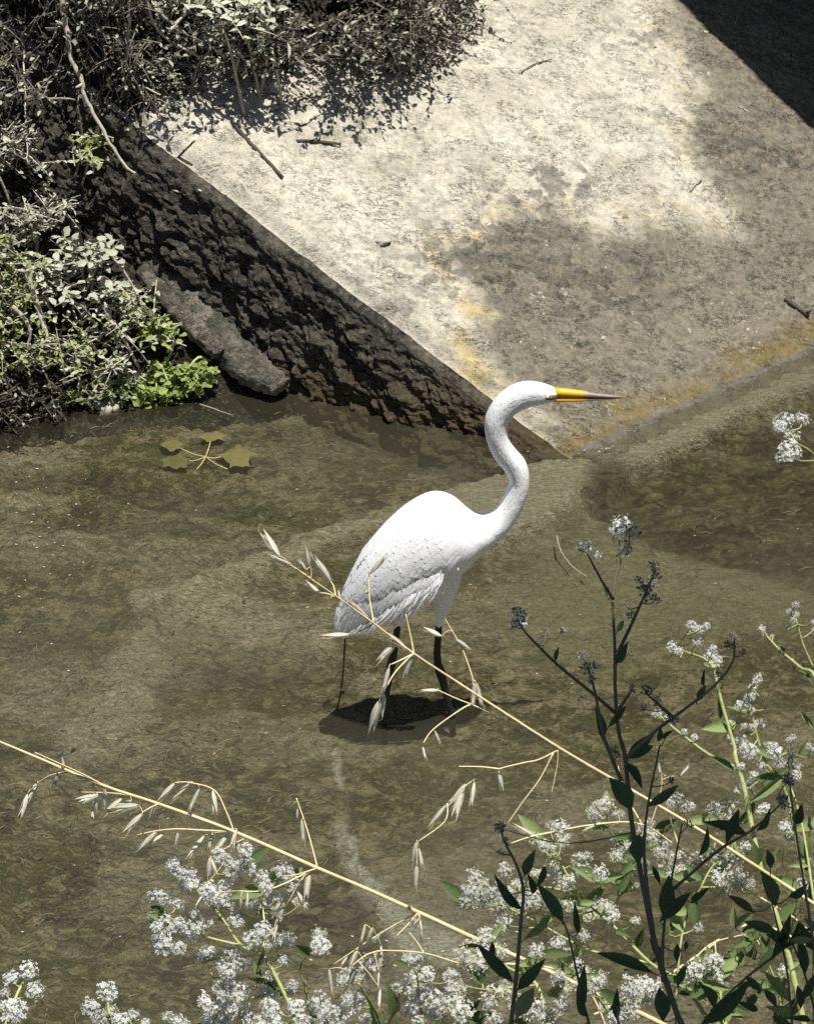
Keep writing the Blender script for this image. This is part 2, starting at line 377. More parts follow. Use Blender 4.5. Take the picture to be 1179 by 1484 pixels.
# ------------------------------------------------------------------ the concrete slab
slab = empty('concrete_slab', C0, 'tilted pale concrete bank slab with dark broken side face and damp foot in the water', 'concrete slab')
t = NT('slab_top'); c = t.co()
n1 = t.noise(c, 6, 5, .6, .3); n2 = t.noise(c, 45, 4, .7, .3); n3 = t.noise(c, 190, 2.5, .7)
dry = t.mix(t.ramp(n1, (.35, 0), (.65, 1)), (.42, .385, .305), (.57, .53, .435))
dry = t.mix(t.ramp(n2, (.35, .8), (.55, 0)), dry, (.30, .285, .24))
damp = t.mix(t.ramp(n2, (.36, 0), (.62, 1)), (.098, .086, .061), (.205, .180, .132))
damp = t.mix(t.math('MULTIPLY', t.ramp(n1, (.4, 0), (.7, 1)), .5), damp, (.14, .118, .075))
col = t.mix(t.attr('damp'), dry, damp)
col = t.mix(t.math('MULTIPLY', t.attr('yellow'), .75), col, t.mix(n2, (.34, .25, .09), (.52, .42, .20)))
col = t.mix(t.attr('crust'), col, t.mix(n2, (.045, .043, .038), (.10, .095, .08)))
col = t.mix(t.attr('algae'), col, t.mix(n2, (.060, .045, .012), (.22, .160, .050)))
col = t.mix(t.attr('sunk'), col, t.mix(n2, (.085, .076, .057), (.150, .136, .106)))
col = t.mix(t.ramp(n3, (.30, .7), (.45, 0)), col, t.mix(.7, col, (.03, .03, .026)))
col = t.mix(t.ramp(n3, (.58, 0), (.75, .45)), col, t.mix(.6, col, (.62, .60, .52)))
cr = t.noise(t.map(c, (1, 2.3, 2.3)), 24, 4, .68, .6); ck = t.ramp(cr, (.470, 0), (.492, 1), (.500, 1), (.512, 0))
ck = t.math('MULTIPLY', ck, t.ramp(t.noise(c, 14, 3, .6), (.48, 0), (.60, .85)))
col = t.mix(ck, col, t.mix(.82, col, (.02, .02, .018)))
nb = t.bump(t.math('SUBTRACT', t.math('ADD', n2, t.math('MULTIPLY', n3, .6)), ck), .7, .008)
rg = t.n('ShaderNodeMapRange', Value=t.attr('damp'), i3=.9, i4=.62).outputs[0]
M['slab'] = t.surf(t.bsdf(**{'Base__Color': col, 'Roughness': rg, 'Specular__IOR__Level': .25, 'Normal': nb}))

ii = np.concatenate([np.linspace(-.012, .03, 10)[:-1], np.linspace(.03, 2.3, 640), np.linspace(2.4, 9, 40)])
jj = np.concatenate([np.linspace(-.28, 2.35, 560), np.linspace(2.4, 4.2, 24)])
I, J = np.meshgrid(ii, jj, indexing='ij')
wav = .016*(fbm(J*7, J*0+3, 4, 2)-.5) + .010*(fbm(J*30, J*0+1, 3, 4)-.5)     # ragged edge
I2 = I + wav*np.exp(-np.maximum(I, 0)/.05)
X = C0.x + I2*W2.x + J*E2.x; Y = C0.y + I2*W2.y + J*E2.y; Z = J*EZ
U, V = pix(X, Y, Z)
n = fbm(I*9, J*9, 4, 3); nf = fbm(I*32, J*32, 3, 7)
wb = 90*(fbm(I*4, J*4, 5, 11, .6)-.5) + 55*(fbm(I*16, J*16, 4, 15, .65)-.5)
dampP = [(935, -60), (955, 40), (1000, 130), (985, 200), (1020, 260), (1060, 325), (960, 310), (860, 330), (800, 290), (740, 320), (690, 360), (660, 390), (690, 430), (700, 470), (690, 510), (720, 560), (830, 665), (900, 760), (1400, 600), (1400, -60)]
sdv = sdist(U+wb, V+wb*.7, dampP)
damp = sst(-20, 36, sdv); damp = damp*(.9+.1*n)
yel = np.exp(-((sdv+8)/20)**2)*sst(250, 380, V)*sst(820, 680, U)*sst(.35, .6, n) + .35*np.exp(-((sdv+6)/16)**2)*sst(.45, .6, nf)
crust = sst(.54, .66, fbm(I*26, J*30, 4, 21, .6))*np.maximum(sst(.50, .62, fbm(I*4.0, J*4.0, 3, 18)), 0)
cz = np.maximum.reduce([np.exp(-(((U-700)/150)**2+((V-385)/70)**2)), 1.2*np.exp(-(((U-850)/130)**2+((V-410)/55)**2)), np.exp(-(((U-800)/90)**2+((V-270)/45)**2)), .8*np.exp(-(((U-1090)/110)**2+((V-220)/50)**2)), .7*np.exp(-(((U-925)/50)**2+((V-55)/25)**2))])
crust = np.clip(.35*crust + 1.0*sst(.50, .62, fbm(I*30, J*34, 4, 25, .62))*cz*1.3, 0, 1)*.62
wl = J*EZ                                                   # height above the water
algae = .85*sst(.040, .0, wl*.8 + .06*(n-.5))*sst(.28, .50, nf+.05)*sst(-.012, .002, wl)
sunk = sst(.004, -.006, wl)
# relief: waves, little flakes and scarps of dried crust
terr = fbm(X*30+.6*n, Y*62, 4, 31, .62)*9; stp = np.floor(terr)+sst(.0, .22, terr-np.floor(terr))
flake = np.clip(fbm(X*62, Y*120, 2, 41)-.60, 0, .12)*sst(.42, .56, fbm(I*7, J*7, 4, 44))
hgt = .010*(n-.5) + .0016*stp + .05*flake + .014*crust*(.2+nf) + .0035*(nf-.5)*(1+2*cz)
hgt = hgt - .06*sst(-.028, -.05, wl)
hgt = hgt*sst(-.01, .03, I) - .018*(1-sst(-.012, .028, I))
Zr = np.minimum(J, 4.2)*EZ
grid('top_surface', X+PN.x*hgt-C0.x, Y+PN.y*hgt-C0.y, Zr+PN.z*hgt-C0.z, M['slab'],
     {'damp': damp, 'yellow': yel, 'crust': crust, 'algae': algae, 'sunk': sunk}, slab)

t = NT('slab_side'); c = t.co()
n1 = t.noise(c, 9, 3, .65, .5); n2 = t.noise(c, 75, 4, .74, .4)
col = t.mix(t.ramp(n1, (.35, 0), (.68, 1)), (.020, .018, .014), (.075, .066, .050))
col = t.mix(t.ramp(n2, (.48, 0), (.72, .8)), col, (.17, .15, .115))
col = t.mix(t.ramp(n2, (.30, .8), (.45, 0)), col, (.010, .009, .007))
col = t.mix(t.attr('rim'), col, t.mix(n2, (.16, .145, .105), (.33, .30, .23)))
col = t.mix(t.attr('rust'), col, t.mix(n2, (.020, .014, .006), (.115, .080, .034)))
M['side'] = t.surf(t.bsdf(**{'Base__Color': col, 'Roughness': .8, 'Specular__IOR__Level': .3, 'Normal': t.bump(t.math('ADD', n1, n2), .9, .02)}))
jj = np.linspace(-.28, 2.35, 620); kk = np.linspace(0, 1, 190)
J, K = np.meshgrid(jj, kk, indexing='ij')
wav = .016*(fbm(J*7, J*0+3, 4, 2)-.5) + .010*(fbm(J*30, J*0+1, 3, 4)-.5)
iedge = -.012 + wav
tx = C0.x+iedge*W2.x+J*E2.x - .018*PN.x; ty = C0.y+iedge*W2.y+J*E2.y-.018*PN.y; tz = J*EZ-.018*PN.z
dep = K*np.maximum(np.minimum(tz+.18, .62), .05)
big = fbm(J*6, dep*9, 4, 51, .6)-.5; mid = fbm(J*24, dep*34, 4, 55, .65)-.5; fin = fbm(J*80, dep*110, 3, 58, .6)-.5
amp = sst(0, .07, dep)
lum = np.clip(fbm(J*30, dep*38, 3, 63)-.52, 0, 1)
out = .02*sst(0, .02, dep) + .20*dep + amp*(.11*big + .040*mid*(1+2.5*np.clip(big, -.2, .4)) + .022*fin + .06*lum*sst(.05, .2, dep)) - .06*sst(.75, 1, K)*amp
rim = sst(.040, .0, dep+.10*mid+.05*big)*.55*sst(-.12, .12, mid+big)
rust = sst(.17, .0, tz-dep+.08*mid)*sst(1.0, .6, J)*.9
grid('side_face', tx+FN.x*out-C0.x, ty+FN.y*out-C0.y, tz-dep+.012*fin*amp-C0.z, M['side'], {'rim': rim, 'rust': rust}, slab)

gi, gj = np.meshgrid(np.linspace(.0, 1.5, 260), np.linspace(.7, 3.2, 300), indexing='ij')
X = C0.x+gi*W2.x+gj*E2.x; Y = C0.y+gi*W2.y+gj*E2.y
Z = heap_z(X, Y)+.01*(fbm(X*70, Y*70, 2, 3)-.5); Uh, Vh = pix(X, Y, gj*EZ); dh = sdist(Uh, Vh, HEAP); Z = np.where((gi < .0) & (dh < 30), gj*EZ-.5, Z); Z = np.where((gi < .03) & (dh < 12), gj*EZ-.12, Z); Z = np.where(gi < -.11, gj*EZ-.5, Z)
tag(grid('soil_heap', X, Y, Z, M['bank']), kind='structure')
# bridge deck overhead, out of the picture: its edge draws the shadow across the slab's corner
S1 = on_slab(977, 0); S2 = on_slab(1179, 197); DZ = 2.0
D1 = S1 + SUNV*((DZ-S1.z)/SUNV.z); D2 = S2 + SUNV*((DZ-S2.z)/SUNV.z)
dd = (D2-D1); dd.z = 0; dd.normalize(); dn = Vector((-dd.y, dd.x, 0))
if dn.x < 0: dn = -dn
mb = MB()
A = D1-dd*6; B = D1+dd*9.5
def box8(mb, a, b, n, w0, w1, z0, z1, m=0):
    vs = [a+n*w0, b+n*w0, b+n*w1, a+n*w1]
    mb.add([Vector((p.x, p.y, z0)) for p in vs]+[Vector((p.x, p.y, z1)) for p in vs],
           [(3, 2, 1, 0), (4, 5, 6, 7), (0, 1, 5, 4), (1, 2, 6, 5), (2, 3, 7, 6), (3, 0, 4, 7)], m)
br = empty('road_bridge', (D1.x, D1.y, 0), 'concrete road bridge whose deck shades the top corner of the slab', 'bridge')
mb = MB(); box8(mb, A, B, dn, 0, 9, DZ, DZ+.45); link('deck', mb.mesh('deck', M['deck_concrete'], False, br.location), br)
for q in (0.02, 8.78):
    mb = MB(); box8(mb, A, B, dn, q, q+.2, DZ+.452, DZ+1.3); link('parapet', mb.mesh('parapet', M['deck_concrete'], False, br.location), br)
mb = MB(); box8(mb, A, A+dd*.6, dn, .3, 8.7, -.5, DZ-.002); link('abutment', mb.mesh('abutment', M['deck_concrete'], False, br.location), br)
for q in (2.2, 6.2):
    mb = MB(); box8(mb, B-dd*1.4, B-dd*.8, dn, q, q+.6, -.5, DZ-.002); link('pier', mb.mesh('pier', M['deck_concrete'], False, br.location), br)

# ------------------------------------------------------------------ the egret
t = NT('egret_feather'); c = t.co()
fl = t.noise(t.map(c, (1.6, 1, 1)), 60, 5, .6, .8); fs = t.noise(t.map(c, (3, 1, .7)), 160, 3, .6)
col = t.mix(fl, (.84, .845, .85), (.90, .90, .895))
b = t.bsdf(**{'Base__Color': col, 'Roughness': .75, 'Specular__IOR__Level': .15, 'Normal': t.bump(t.math('ADD', fl, t.math('MULTIPLY', fs, .5)), .28, .005)})
M['feather'] = t.surf(t.n('ShaderNodeMixShader', i0=.03, i1=b, i2=t.n('ShaderNodeBsdfTranslucent', Color=(.8, .8, .8, 1)).outputs[0]).outputs[0])
M['egret_leg'] = simple('egret_leg', (.008, .008, .008), (.02, .018, .017), 120, .45, .4, 0, .4)
t = NT('egret_bill'); c = t.co()
g = t.n('ShaderNodeSeparateXYZ', Vector=c).outputs[0]
n1 = t.noise(t.map(c, (1, 4, 6)), 90, 3)
f = t.ramp(t.math('ADD', g, t.math('MULTIPLY', n1, .012)), (.060, 0), (.078, 1))
M['bill'] = t.surf(t.bsdf(**{'Base__Color': t.mix(f, t.mix(n1, (.75, .36, .01), (.82, .47, .02)), t.mix(n1, (.16, .10, .07), (.34, .27, .24))), 'Roughness': .4}))
M['lore'] = simple('egret_lore', (.06, .065, .035), (.13, .13, .07), 120, .6, .2)
M['eye_iris'] = simple('egret_iris', (.55, .42, .05), (.65, .5, .08), 200, .2, 0)
M['black'] = simple('egret_pupil', (.005, .005, .005), (.01, .01, .01), 200, .15, 0)

ff = Pz(655, 1040); fb = Pz(556, 1050)
EY = (ff.y+fb.y)/2 + .005
eg = empty('great_egret', ((ff.x+fb.x)/2, EY, -.05), 'white egret with yellow bill and black legs wading in the shallow stream', 'egret')
EO = Vector(eg.location)
sec = [((487, 902), (497, 917), .012), ((491, 872), (518, 908), .024), ((502, 842), (545, 898), .042), ((524, 801), (578, 890), .064),
       ((555, 764), (612, 873), .080), ((590, 734), (640, 852), .086), ((625, 718), (662, 834), .084), ((655, 725), (682, 814), .072),
       ((677, 743), (699, 799), .052), ((700, 749), (723, 781), .038), ((720, 736), (746, 757), .030), ((734, 708), (763, 721), .026),
       ((737, 694), (767, 691), .024), ((729, 680), (761, 668), .024), ((715, 663), (747, 650), .0245), ((704, 637), (737, 632), .025),
       ((701, 612), (736, 616), .025), ((707, 593), (742, 604), .024), ((722, 572), (753, 595), .023), ((745, 557), (768, 589), .0225),
       ((768, 553), (783, 586), .0215), ((790, 557), (797, 582), .018), ((808, 564), (806, 579), .012)]
tops = spline([Py(*s[0], EY) for s in sec], 3); bots = spline([Py(*s[1], EY) for s in sec], 3)
ths = np.interp(np.linspace(0, len(sec)-1, len(tops)), range(len(sec)), [s[2] for s in sec])
bm_ = MB(); NS = 24; vs = []
for a, b, th in zip(tops, bots, ths):
    m = (a+b)/2; h = (a-b)/2
    for q in range(NS):
        an = 2*math.pi*q/NS; vs.append(m + h*math.cos(an) + Vector((0, th*math.sin(an), 0)))
fs = [(k*NS+q, k*NS+(q+1) % NS, (k+1)*NS+(q+1) % NS, (k+1)*NS+q) for k in range(len(tops)-1) for q in range(NS)]
fs += [tuple(range(NS-1, -1, -1)), tuple((len(tops)-1)*NS+q for q in range(NS))]
bm_.add(vs, fs)
hipF = .030; hipB = -.030
def legpts(data, y0, y1): # data (u,v,r,f)
    return [Py(u, v, EY+y0+(y1-y0)*f) for (u, v, r, f) in data], [r for (u, v, r, f) in data]
p, r = legpts([(642, 800, .05, 0), (645, 835, .036, 0), (642, 868, .022, .1), (637, 895, .012, .2), (635, 908, .009, .25)], hipF, ff.y-EY); bm_.tube(spline(p, 3), np.interp(np.linspace(0, 4, 13), range(5), r), 14)
p, r = legpts([(592, 815, .05, 0), (588, 850, .042, 0), (584, 878, .026, .1), (579, 897, .012, .2), (577, 906, .009, .25)], hipB, fb.y-EY); bm_.tube(spline(p, 3), np.interp(np.linspace(0, 4, 13), range(5), r), 14)
tmp = link('body_cage', bm_.mesh('body_cage', M['feather'], True, EO))
md = tmp.modifiers.new('r', 'REMESH'); md.mode = 'VOXEL'; md.voxel_size = .0055
md = tmp.modifiers.new('s', 'SMOOTH'); md.iterations = 4; md.factor = .5
me = bpy.data.meshes.new_from_object(tmp.evaluated_get(bpy.context.evaluated_depsgraph_get()))
bpy.data.objects.remove(tmp)
# soft feather relief on the trunk
vc = np.zeros(len(me.vertices)*3); me.vertices.foreach_get('co', vc); vc = vc.reshape(-1, 3)
# legs, grown into the thighs, in the same continuous mesh
lb = MB()
def foot(px, mb):
    base = Vector((px.x, px.y, -.066)); d0 = Vector((1, -.15, 0)).normalized()
    for an, ln in ((0, .085), (.55, .075), (-.55, .075), (math.pi, .05)):
        d = Matrix.Rotation(an, 3, 'Z') @ d0
        mb.tube([base+Vector((0, 0, .006)), base+d*ln*.5+Vector((0, 0, .008)), base+d*ln], [.0065, .005, .002], 6)
front = [(636, 896, .0075, .2), (635, 915, .0078, .28), (633, 945, .0078, .42), (634, 962, .009, .5), (638, 974, .0115, .55), (641, 985, .0095, .6), (646, 1005, .0075, .75), (652, 1028, .0070, .92), (655, 1040, .0070, 1)]
back = [(578, 896, .0070, .2), (575, 915, .0072, .28), (571, 945, .0075, .45), (567, 960, .0100, .52), (565, 972, .0085, .57), (561, 1000, .0068, .75), (557, 1030, .0064, .9), (556, 1050, .0064, 1)]
for dat, y0, ft in ((front, hipF, ff), (back, hipB, fb)):
    p, r = legpts(dat, y0, ft.y-EY)
    p.append(Vector((ft.x+.002, ft.y, -.066))); r.append(.008)
    lb.tube(p, r, 10, 0, .04); foot(p[-1], lb)
bmx = bmesh.new(); bmx.from_mesh(me)
lm = lb.mesh('legs', M['egret_leg'], True, EO); nb0 = len(bmx.faces); bmx.from_mesh(lm); bmx.faces.ensure_lookup_table()
for f_ in bmx.faces[nb0:]: f_.material_index = 1
for f_ in bmx.faces: f_.smooth = True
me.materials.clear(); me.materials.append(M['feather']); me.materials.append(M['egret_leg']); bmx.to_mesh(me); bmx.free(); me.name = 'body'
link('body', me, eg)
BMESH = [me]
# wings folded on both sides
wst = [((690, 770), 2, .002), ((660, 768), 24, .006), ((626, 772), 38, .012), ((592, 792), 44, .012), ((556, 824), 38, .011), ((524, 862), 26, .009), ((501, 894), 14, .006), ((489, 915), 5, .003)]
wth = [.034, .064, .084, .084, .070, .046, .025, .012]
WE = []
for sgn in (-1, 1):
    mb = MB(); vs = []; ctr = spline([Py(*q[0], EY) for q in wst], 3); n_ = len(ctr)
    hh = np.interp(np.linspace(0, 7, n_), range(8), [q[1] for q in wst])/660; tk = np.interp(np.linspace(0, 7, n_), range(8), [q[2] for q in wst]); off = np.interp(np.linspace(0, 7, n_), range(8), wth)
    for k in range(n_):
        tg = (ctr[min(k+1, n_-1)]-ctr[max(k-1, 0)]).normalized(); up = Vector((0, 1, 0)).cross(tg)
        if up.z < 0: up = -up
        if sgn < 0: WE.append(ctr[k]-up*(hh[k]*.9)+Vector((0, -off[k]*1.26, 0)))
        for q in range(16):
            an = 2*math.pi*q/16; cs = math.cos(an)
            bend = off[k]*(.30+(.42+.52*min(1, k/15))*((1-cs)/2)**.8) + .004*(fbm(np.array([k*1.7]), np.array([q*.9]), 2, 5)[0]-.5)
            vs.append(ctr[k] + up*(hh[k]*cs) + Vector((0, sgn*(bend+tk[k]*math.sin(an)*.9), 0)))
    mb.add(vs, [(k*16+q, k*16+(q+1) % 16, (k+1)*16+(q+1) % 16, (k+1)*16+q) for k in range(n_-1) for q in range(16)] + [tuple(range(15, -1, -1)), tuple((n_-1)*16+q for q in range(16))])
    wm = mb.mesh('wing', M['feather'], True, EO); link('wing', wm, eg)
    if sgn < 0: BMESH.append(wm)
# loose plumes hanging from the wing edge and the breast
rnd = random.Random(4); mb = MB()
def plume(mb, p0, p1, p2, wd):
    pts = [p0.lerp(p1, k/4).lerp(p1.lerp(p2, k/4), k/4) for k in range(5)]; vs = []
    for k, p in enumerate(pts):
        tg = (pts[min(k+1, 4)]-pts[max(k-1, 0)]).normalized(); sd_ = tg.cross(Vector((0, 1, .3))).normalized()
        wk = wd*(.7, 1, .9, .6, .1)[k]; vs += [p-sd_*wk, p+Vector((0, -wk*.5, 0)), p+sd_*wk]
    mb.add(vs, [(3*k+a, 3*k+a+1, 3*k+a+4, 3*k+a+3) for k in range(4) for a in (0, 1)])
for k in range(260):
    f = rnd.uniform(6, len(WE)-3); p0 = WE[int(f)].lerp(WE[int(f)+1], f-int(f)); sc_ = min(1, (len(WE)-f)/9)
    ln = rnd.uniform(.018, .060)*sc_; fw = rnd.uniform(.25, .95)
    a_ = p0+Vector((.004, .006, rnd.uniform(.002, .012))); c_ = p0+Vector((-fw*ln, rnd.uniform(-.004, .02), -ln)); plume(mb, a_, (a_+c_)/2+Vector((.15*ln, -.10*ln, 0)), c_, rnd.uniform(.0009, .0034))
for k in range(90):
    u = rnd.uniform(570, 665); v = 905-(u-570)*.85+rnd.uniform(-45, 5); y = EY-rnd.uniform(.03, .075); ln = rnd.uniform(14, 38)
    sx = rnd.uniform(-.9, .5)
    plume(mb, Py(u, v, y+.01), Py(u+sx*ln*.3, v+ln*.6, y-.004), Py(u+sx*ln, v+ln*.8, y+.012), rnd.uniform(.001, .003))
for k in range(14):
    u = rnd.uniform(488, 512); v = rnd.uniform(870, 900); y = EY+rnd.uniform(-.02, .02)
    plume(mb, Py(u, v, y), Py(u-3, v+14, y), Py(u+rnd.uniform(-8, 10), v+rnd.uniform(22, 38), y), rnd.uniform(.002, .005))
tag(link('plume', mb.mesh('plume', M['feather'], True, EO), eg), kind='stuff')
# long overlapping feathers laid over back, wing and breast, shorter ones on the neck
from mathutils.bvhtree import BVHTree
bvs = []; bfs = []
for m_ in BMESH:
    o_ = len(bvs); bvs += [v_.co+EO for v_ in m_.vertices]; bfs += [tuple(i_+o_ for i_ in p_.vertices) for p_ in m_.polygons]
BV = BVHTree.FromPolygons(bvs, bfs); frn = random.Random(9)
def drape(mb, u, v, du, dv, ln, wd, lift0, lift1):
    pts = []; nn = 6
    for k in range(nn):
        f = k/(nn-1); r_ = ray(u+du*ln*f, v+dv*ln*f).normalized(); loc, nrm, ix, ds = BV.ray_cast(CAM, r_)
        if loc is None or (pts and (loc-pts[-1][0]).length > .05): break
        pts.append((loc+nrm*(lift0+(lift1-lift0)*f), nrm))
    if len(pts) < 4: return
    vs = []
    for k, (p, nr) in enumerate(pts):
        f = k/(len(pts)-1); tg = (pts[min(k+1, len(pts)-1)][0]-pts[max(k-1, 0)][0]).normalized(); sd_ = tg.cross(nr).normalized(); wk = wd*(.55+.9*f-1.35*max(0, f-.6)**1.2*1.6)
        wk = max(wk, wd*.08); vs += [p-sd_*wk-nr*.0010, p+nr*.0003, p+sd_*wk-nr*.0010]
    mb.add(vs, [(3*k+a, 3*k+a+1, 3*k+a+4, 3*k+a+3) for k in range(len(pts)-1) for a in (0, 1)])
mb = MB()
for k in range(420):
    f = frn.random(); u = 505+165*f+frn.uniform(-10, 10); top = np.interp(u, [490, 505, 525, 555, 590, 625, 660, 680], [880, 842, 800, 765, 735, 720, 730, 750]); bot = np.interp(u, [490, 520, 560, 600, 640, 680], [905, 885, 855, 835, 815, 800])
    g = frn.random()**.8; v = top+6+(bot-top)*g*.92; an = .95-.30*(u-500)/170+.25*g+frn.gauss(0, .07)
    drape(mb, u, v, -math.cos(an), math.sin(an), frn.uniform(34, 70), frn.uniform(.0040, .0080), .0002, frn.uniform(.0008, .0022))
for k in range(260):
    f = frn.uniform(9.3, 20.5); i_ = int(f); g = frn.uniform(.15, .95); a = sec[i_]; b = sec[min(i_+1, 22)]; h = f-i_
    u = (a[0][0]*(1-h)+b[0][0]*h)*(1-g)+(a[1][0]*(1-h)+b[1][0]*h)*g; v = (a[0][1]*(1-h)+b[0][1]*h)*(1-g)+(a[1][1]*(1-h)+b[1][1]*h)*g
    du = a[0][0]+a[1][0]-b[0][0]-b[1][0]; dv = a[0][1]+a[1][1]-b[0][1]-b[1][1]; L_ = math.hypot(du, dv) or 1; ja = frn.gauss(0, .12)
    du, dv = du/L_, dv/L_; du, dv = du*math.cos(ja)-dv*math.sin(ja), du*math.sin(ja)+dv*math.cos(ja)
    drape(mb, u, v, du, dv, frn.uniform(9, 20), frn.uniform(.0015, .0030), .0, frn.uniform(.0001, .0006))
tag(link('feathers', mb.mesh('feathers', M['feather'], True, EO), eg), kind='stuff')
# bill: two mandibles
bx0 = Py(803, 571, EY)
def mand(name, topc, botc, w0):
    mb = MB(); vs = []; n_ = len(topc)
    for k in range(n_):
        a = Py(*topc[k], EY); b = Py(*botc[k], EY); wd = w0*(1-k/(n_-1))**.8+.0008; m = (a+b)/2; h = (a-b)/2
        for q in range(10):
            an = 2*math.pi*q/10; vs.append(m+h*math.cos(an)+Vector((0, wd*math.sin(an), 0)))
    mb.add(vs, [(k*10+q, k*10+(q+1) % 10, (k+1)*10+(q+1) % 10, (k+1)*10+q) for k in range(n_-1) for q in range(10)]+[tuple(range(9, -1, -1)), tuple((n_-1)*10+q for q in range(10))])
    o = link(name, mb.mesh(name, M['bill'], True, bx0), eg); o.location = bx0-EO
mand('upper_bill', [(800, 562), (815, 563), (840, 566), (865, 570), (890, 573), (906, 575)], [(800, 573), (815, 574), (840, 575), (865, 576), (890, 576.5), (906, 577)], .0095)
mand('lower_bill', [(798, 574), (815, 574.5), (840, 575.5), (865, 576), (885, 576.5), (898, 577)], [(798, 581), (815, 582), (832, 581.5), (855, 580.5), (880, 579), (898, 578)], .0085)
for sgn in (-1, 1):
    mb = MB(); p = Py(793, 571, EY)+Vector((0, sgn*.0165, 0))
    mb.tube([Py(789, 571, EY)+Vector((0, sgn*.0155, 0)), Py(797, 571, EY)+Vector((0, sgn*.0155, 0)), Py(806, 571, EY)+Vector((0, sgn*.0095, 0))], [.0035, .0055, .0045], 8)
    lo = link('lore', mb.mesh('lore', M['lore'], True, EO), eg)
    for nm, mt, rr, oo in (('eye', 'eye_iris', .0040, .0005), ('pupil', 'black', .0030, .0026)):
        bme = bmesh.new(); bmesh.ops.create_uvsphere(bme, u_segments=12, v_segments=8, radius=rr); m2 = bpy.data.meshes.new(nm); bme.to_mesh(m2); bme.free(); m2.materials.append(M[mt])
        e = link(nm, m2, eg if nm == 'eye' else e); e.location = p+Vector((0, sgn*oo, 0))-EO if nm == 'eye' else Vector((0, sgn*.0021, 0))


# ------------------------------------------------------------------ bank things: log, sticks, twigs
def px_line(pts, lift0, lift1=None, n=5, wob=0.0):
    """pixels to a smooth line in the place: depth runs evenly between where the two ends stand above the ground"""
    lift1 = lift0 if lift1 is None else lift1
    a = hit1(*pts[0], lift0); b = hit1(*pts[-1], lift1); L = [0]
    for k in range(1, len(pts)): L.append(L[-1]+math.hypot(pts[k][0]-pts[k-1][0], pts[k][1]-pts[k-1][1]))
    P = [Py(u, v, a.y+(b.y-a.y)*l/L[-1]) for (u, v), l in zip(pts, L)]
    P = spline(P, n)
    return [p+Vector((random.uniform(-wob, wob), random.uniform(-wob, wob), random.uniform(-wob, wob))) for p in P] if wob else P
def taper(n, r0, r1): return [r0+(r1-r0)*k/(n-1) for k in range(n)]
def rod(name, label, cat, P, r0, r1, mat, n=7, jit=.12, group=None, knots=0):
    mb = MB(); mb.tube(P, taper(len(P), r0, r1), n, 0, jit)
    for k in range(knots):
        q = random.randrange(1, len(P)-1); d = Vector((random.uniform(-1, 1), random.uniform(-1, 1), random.uniform(0, 1))).normalized()
        mb.tube([P[q], P[q]+d*r0*3.5], [r0*.7, r0*.3], 5)
    return tag(link(name, mb.mesh(name, mat, True, P[0])), label, cat, group)
def place(o, P): o.location = P[0]; return o

t = NT('log_bark'); c = t.co()
n1 = t.noise(c, 14, 6, .65, .5); n2 = t.noise(c, 70, 6, .7, .4)
col = t.mix(t.ramp(n1, (.35, 0), (.65, 1)), (.10, .088, .066), (.34, .30, .235))
col = t.mix(t.ramp(n2, (.32, .85), (.48, 0)), col, (.02, .018, .014))
col = t.mix(t.math('MULTIPLY', t.ramp(t.noise(c, 30, 4, .65), (.47, 0), (.56, 1)), .75), col, (.055, .060, .035))
M['log'] = t.surf(t.bsdf(**{'Base__Color': col, 'Roughness': .85, 'Normal': t.bump(t.math('ADD', n1, n2), 1.0, .03)}))
def log(name, label, pts, rpx, lift):
    P = px_line(pts, lift, lift, 12, .003); n_ = len(P); rr = np.interp(np.linspace(0, 1, n_), np.linspace(0, 1, len(rpx)), rpx)/565
    mb = MB(); vs = []; NSG = 30
    tgv = (P[-1]-P[0]).normalized(); a = tgv.cross(Vector((0, 0, 1))).normalized(); b = a.cross(tgv)
    an = np.linspace(0, 2*math.pi, NSG, endpoint=False)
    for k, p in enumerate(P):
        nz = fbm(np.abs(an-math.pi)*2.2, np.full(NSG, k*.45), 4, 71, .75)
        for q in range(NSG):
            r_ = rr[k]*(.70+.6*nz[q]); vs.append(p+a*(r_*math.cos(an[q]))+b*(r_*math.sin(an[q])))
    mb.add(vs, [(k*NSG+q, k*NSG+(q+1) % NSG, (k+1)*NSG+(q+1) % NSG, (k+1)*NSG+q) for k in range(n_-1) for q in range(NSG)]+[tuple(range(NSG-1, -1, -1)), tuple((n_-1)*NSG+q for q in range(NSG))])
    o = place(tag(link(name, mb.mesh(name, M['log'], True, P[0])), label, 'log'), P); return P
log('fallen_log', 'thick grey mossy log lying beside the slab with one end at the water', [(168, 285), (205, 345), (262, 420), (312, 482), (362, 532), (408, 562)], [17, 20, 22, 25, 28, 18], .085)
log('broken_branch', 'thinner dark mossy branch lying against the left of the thick log', [(203, 388), (235, 425), (275, 468), (318, 512)], [10, 13, 15, 12], .07)

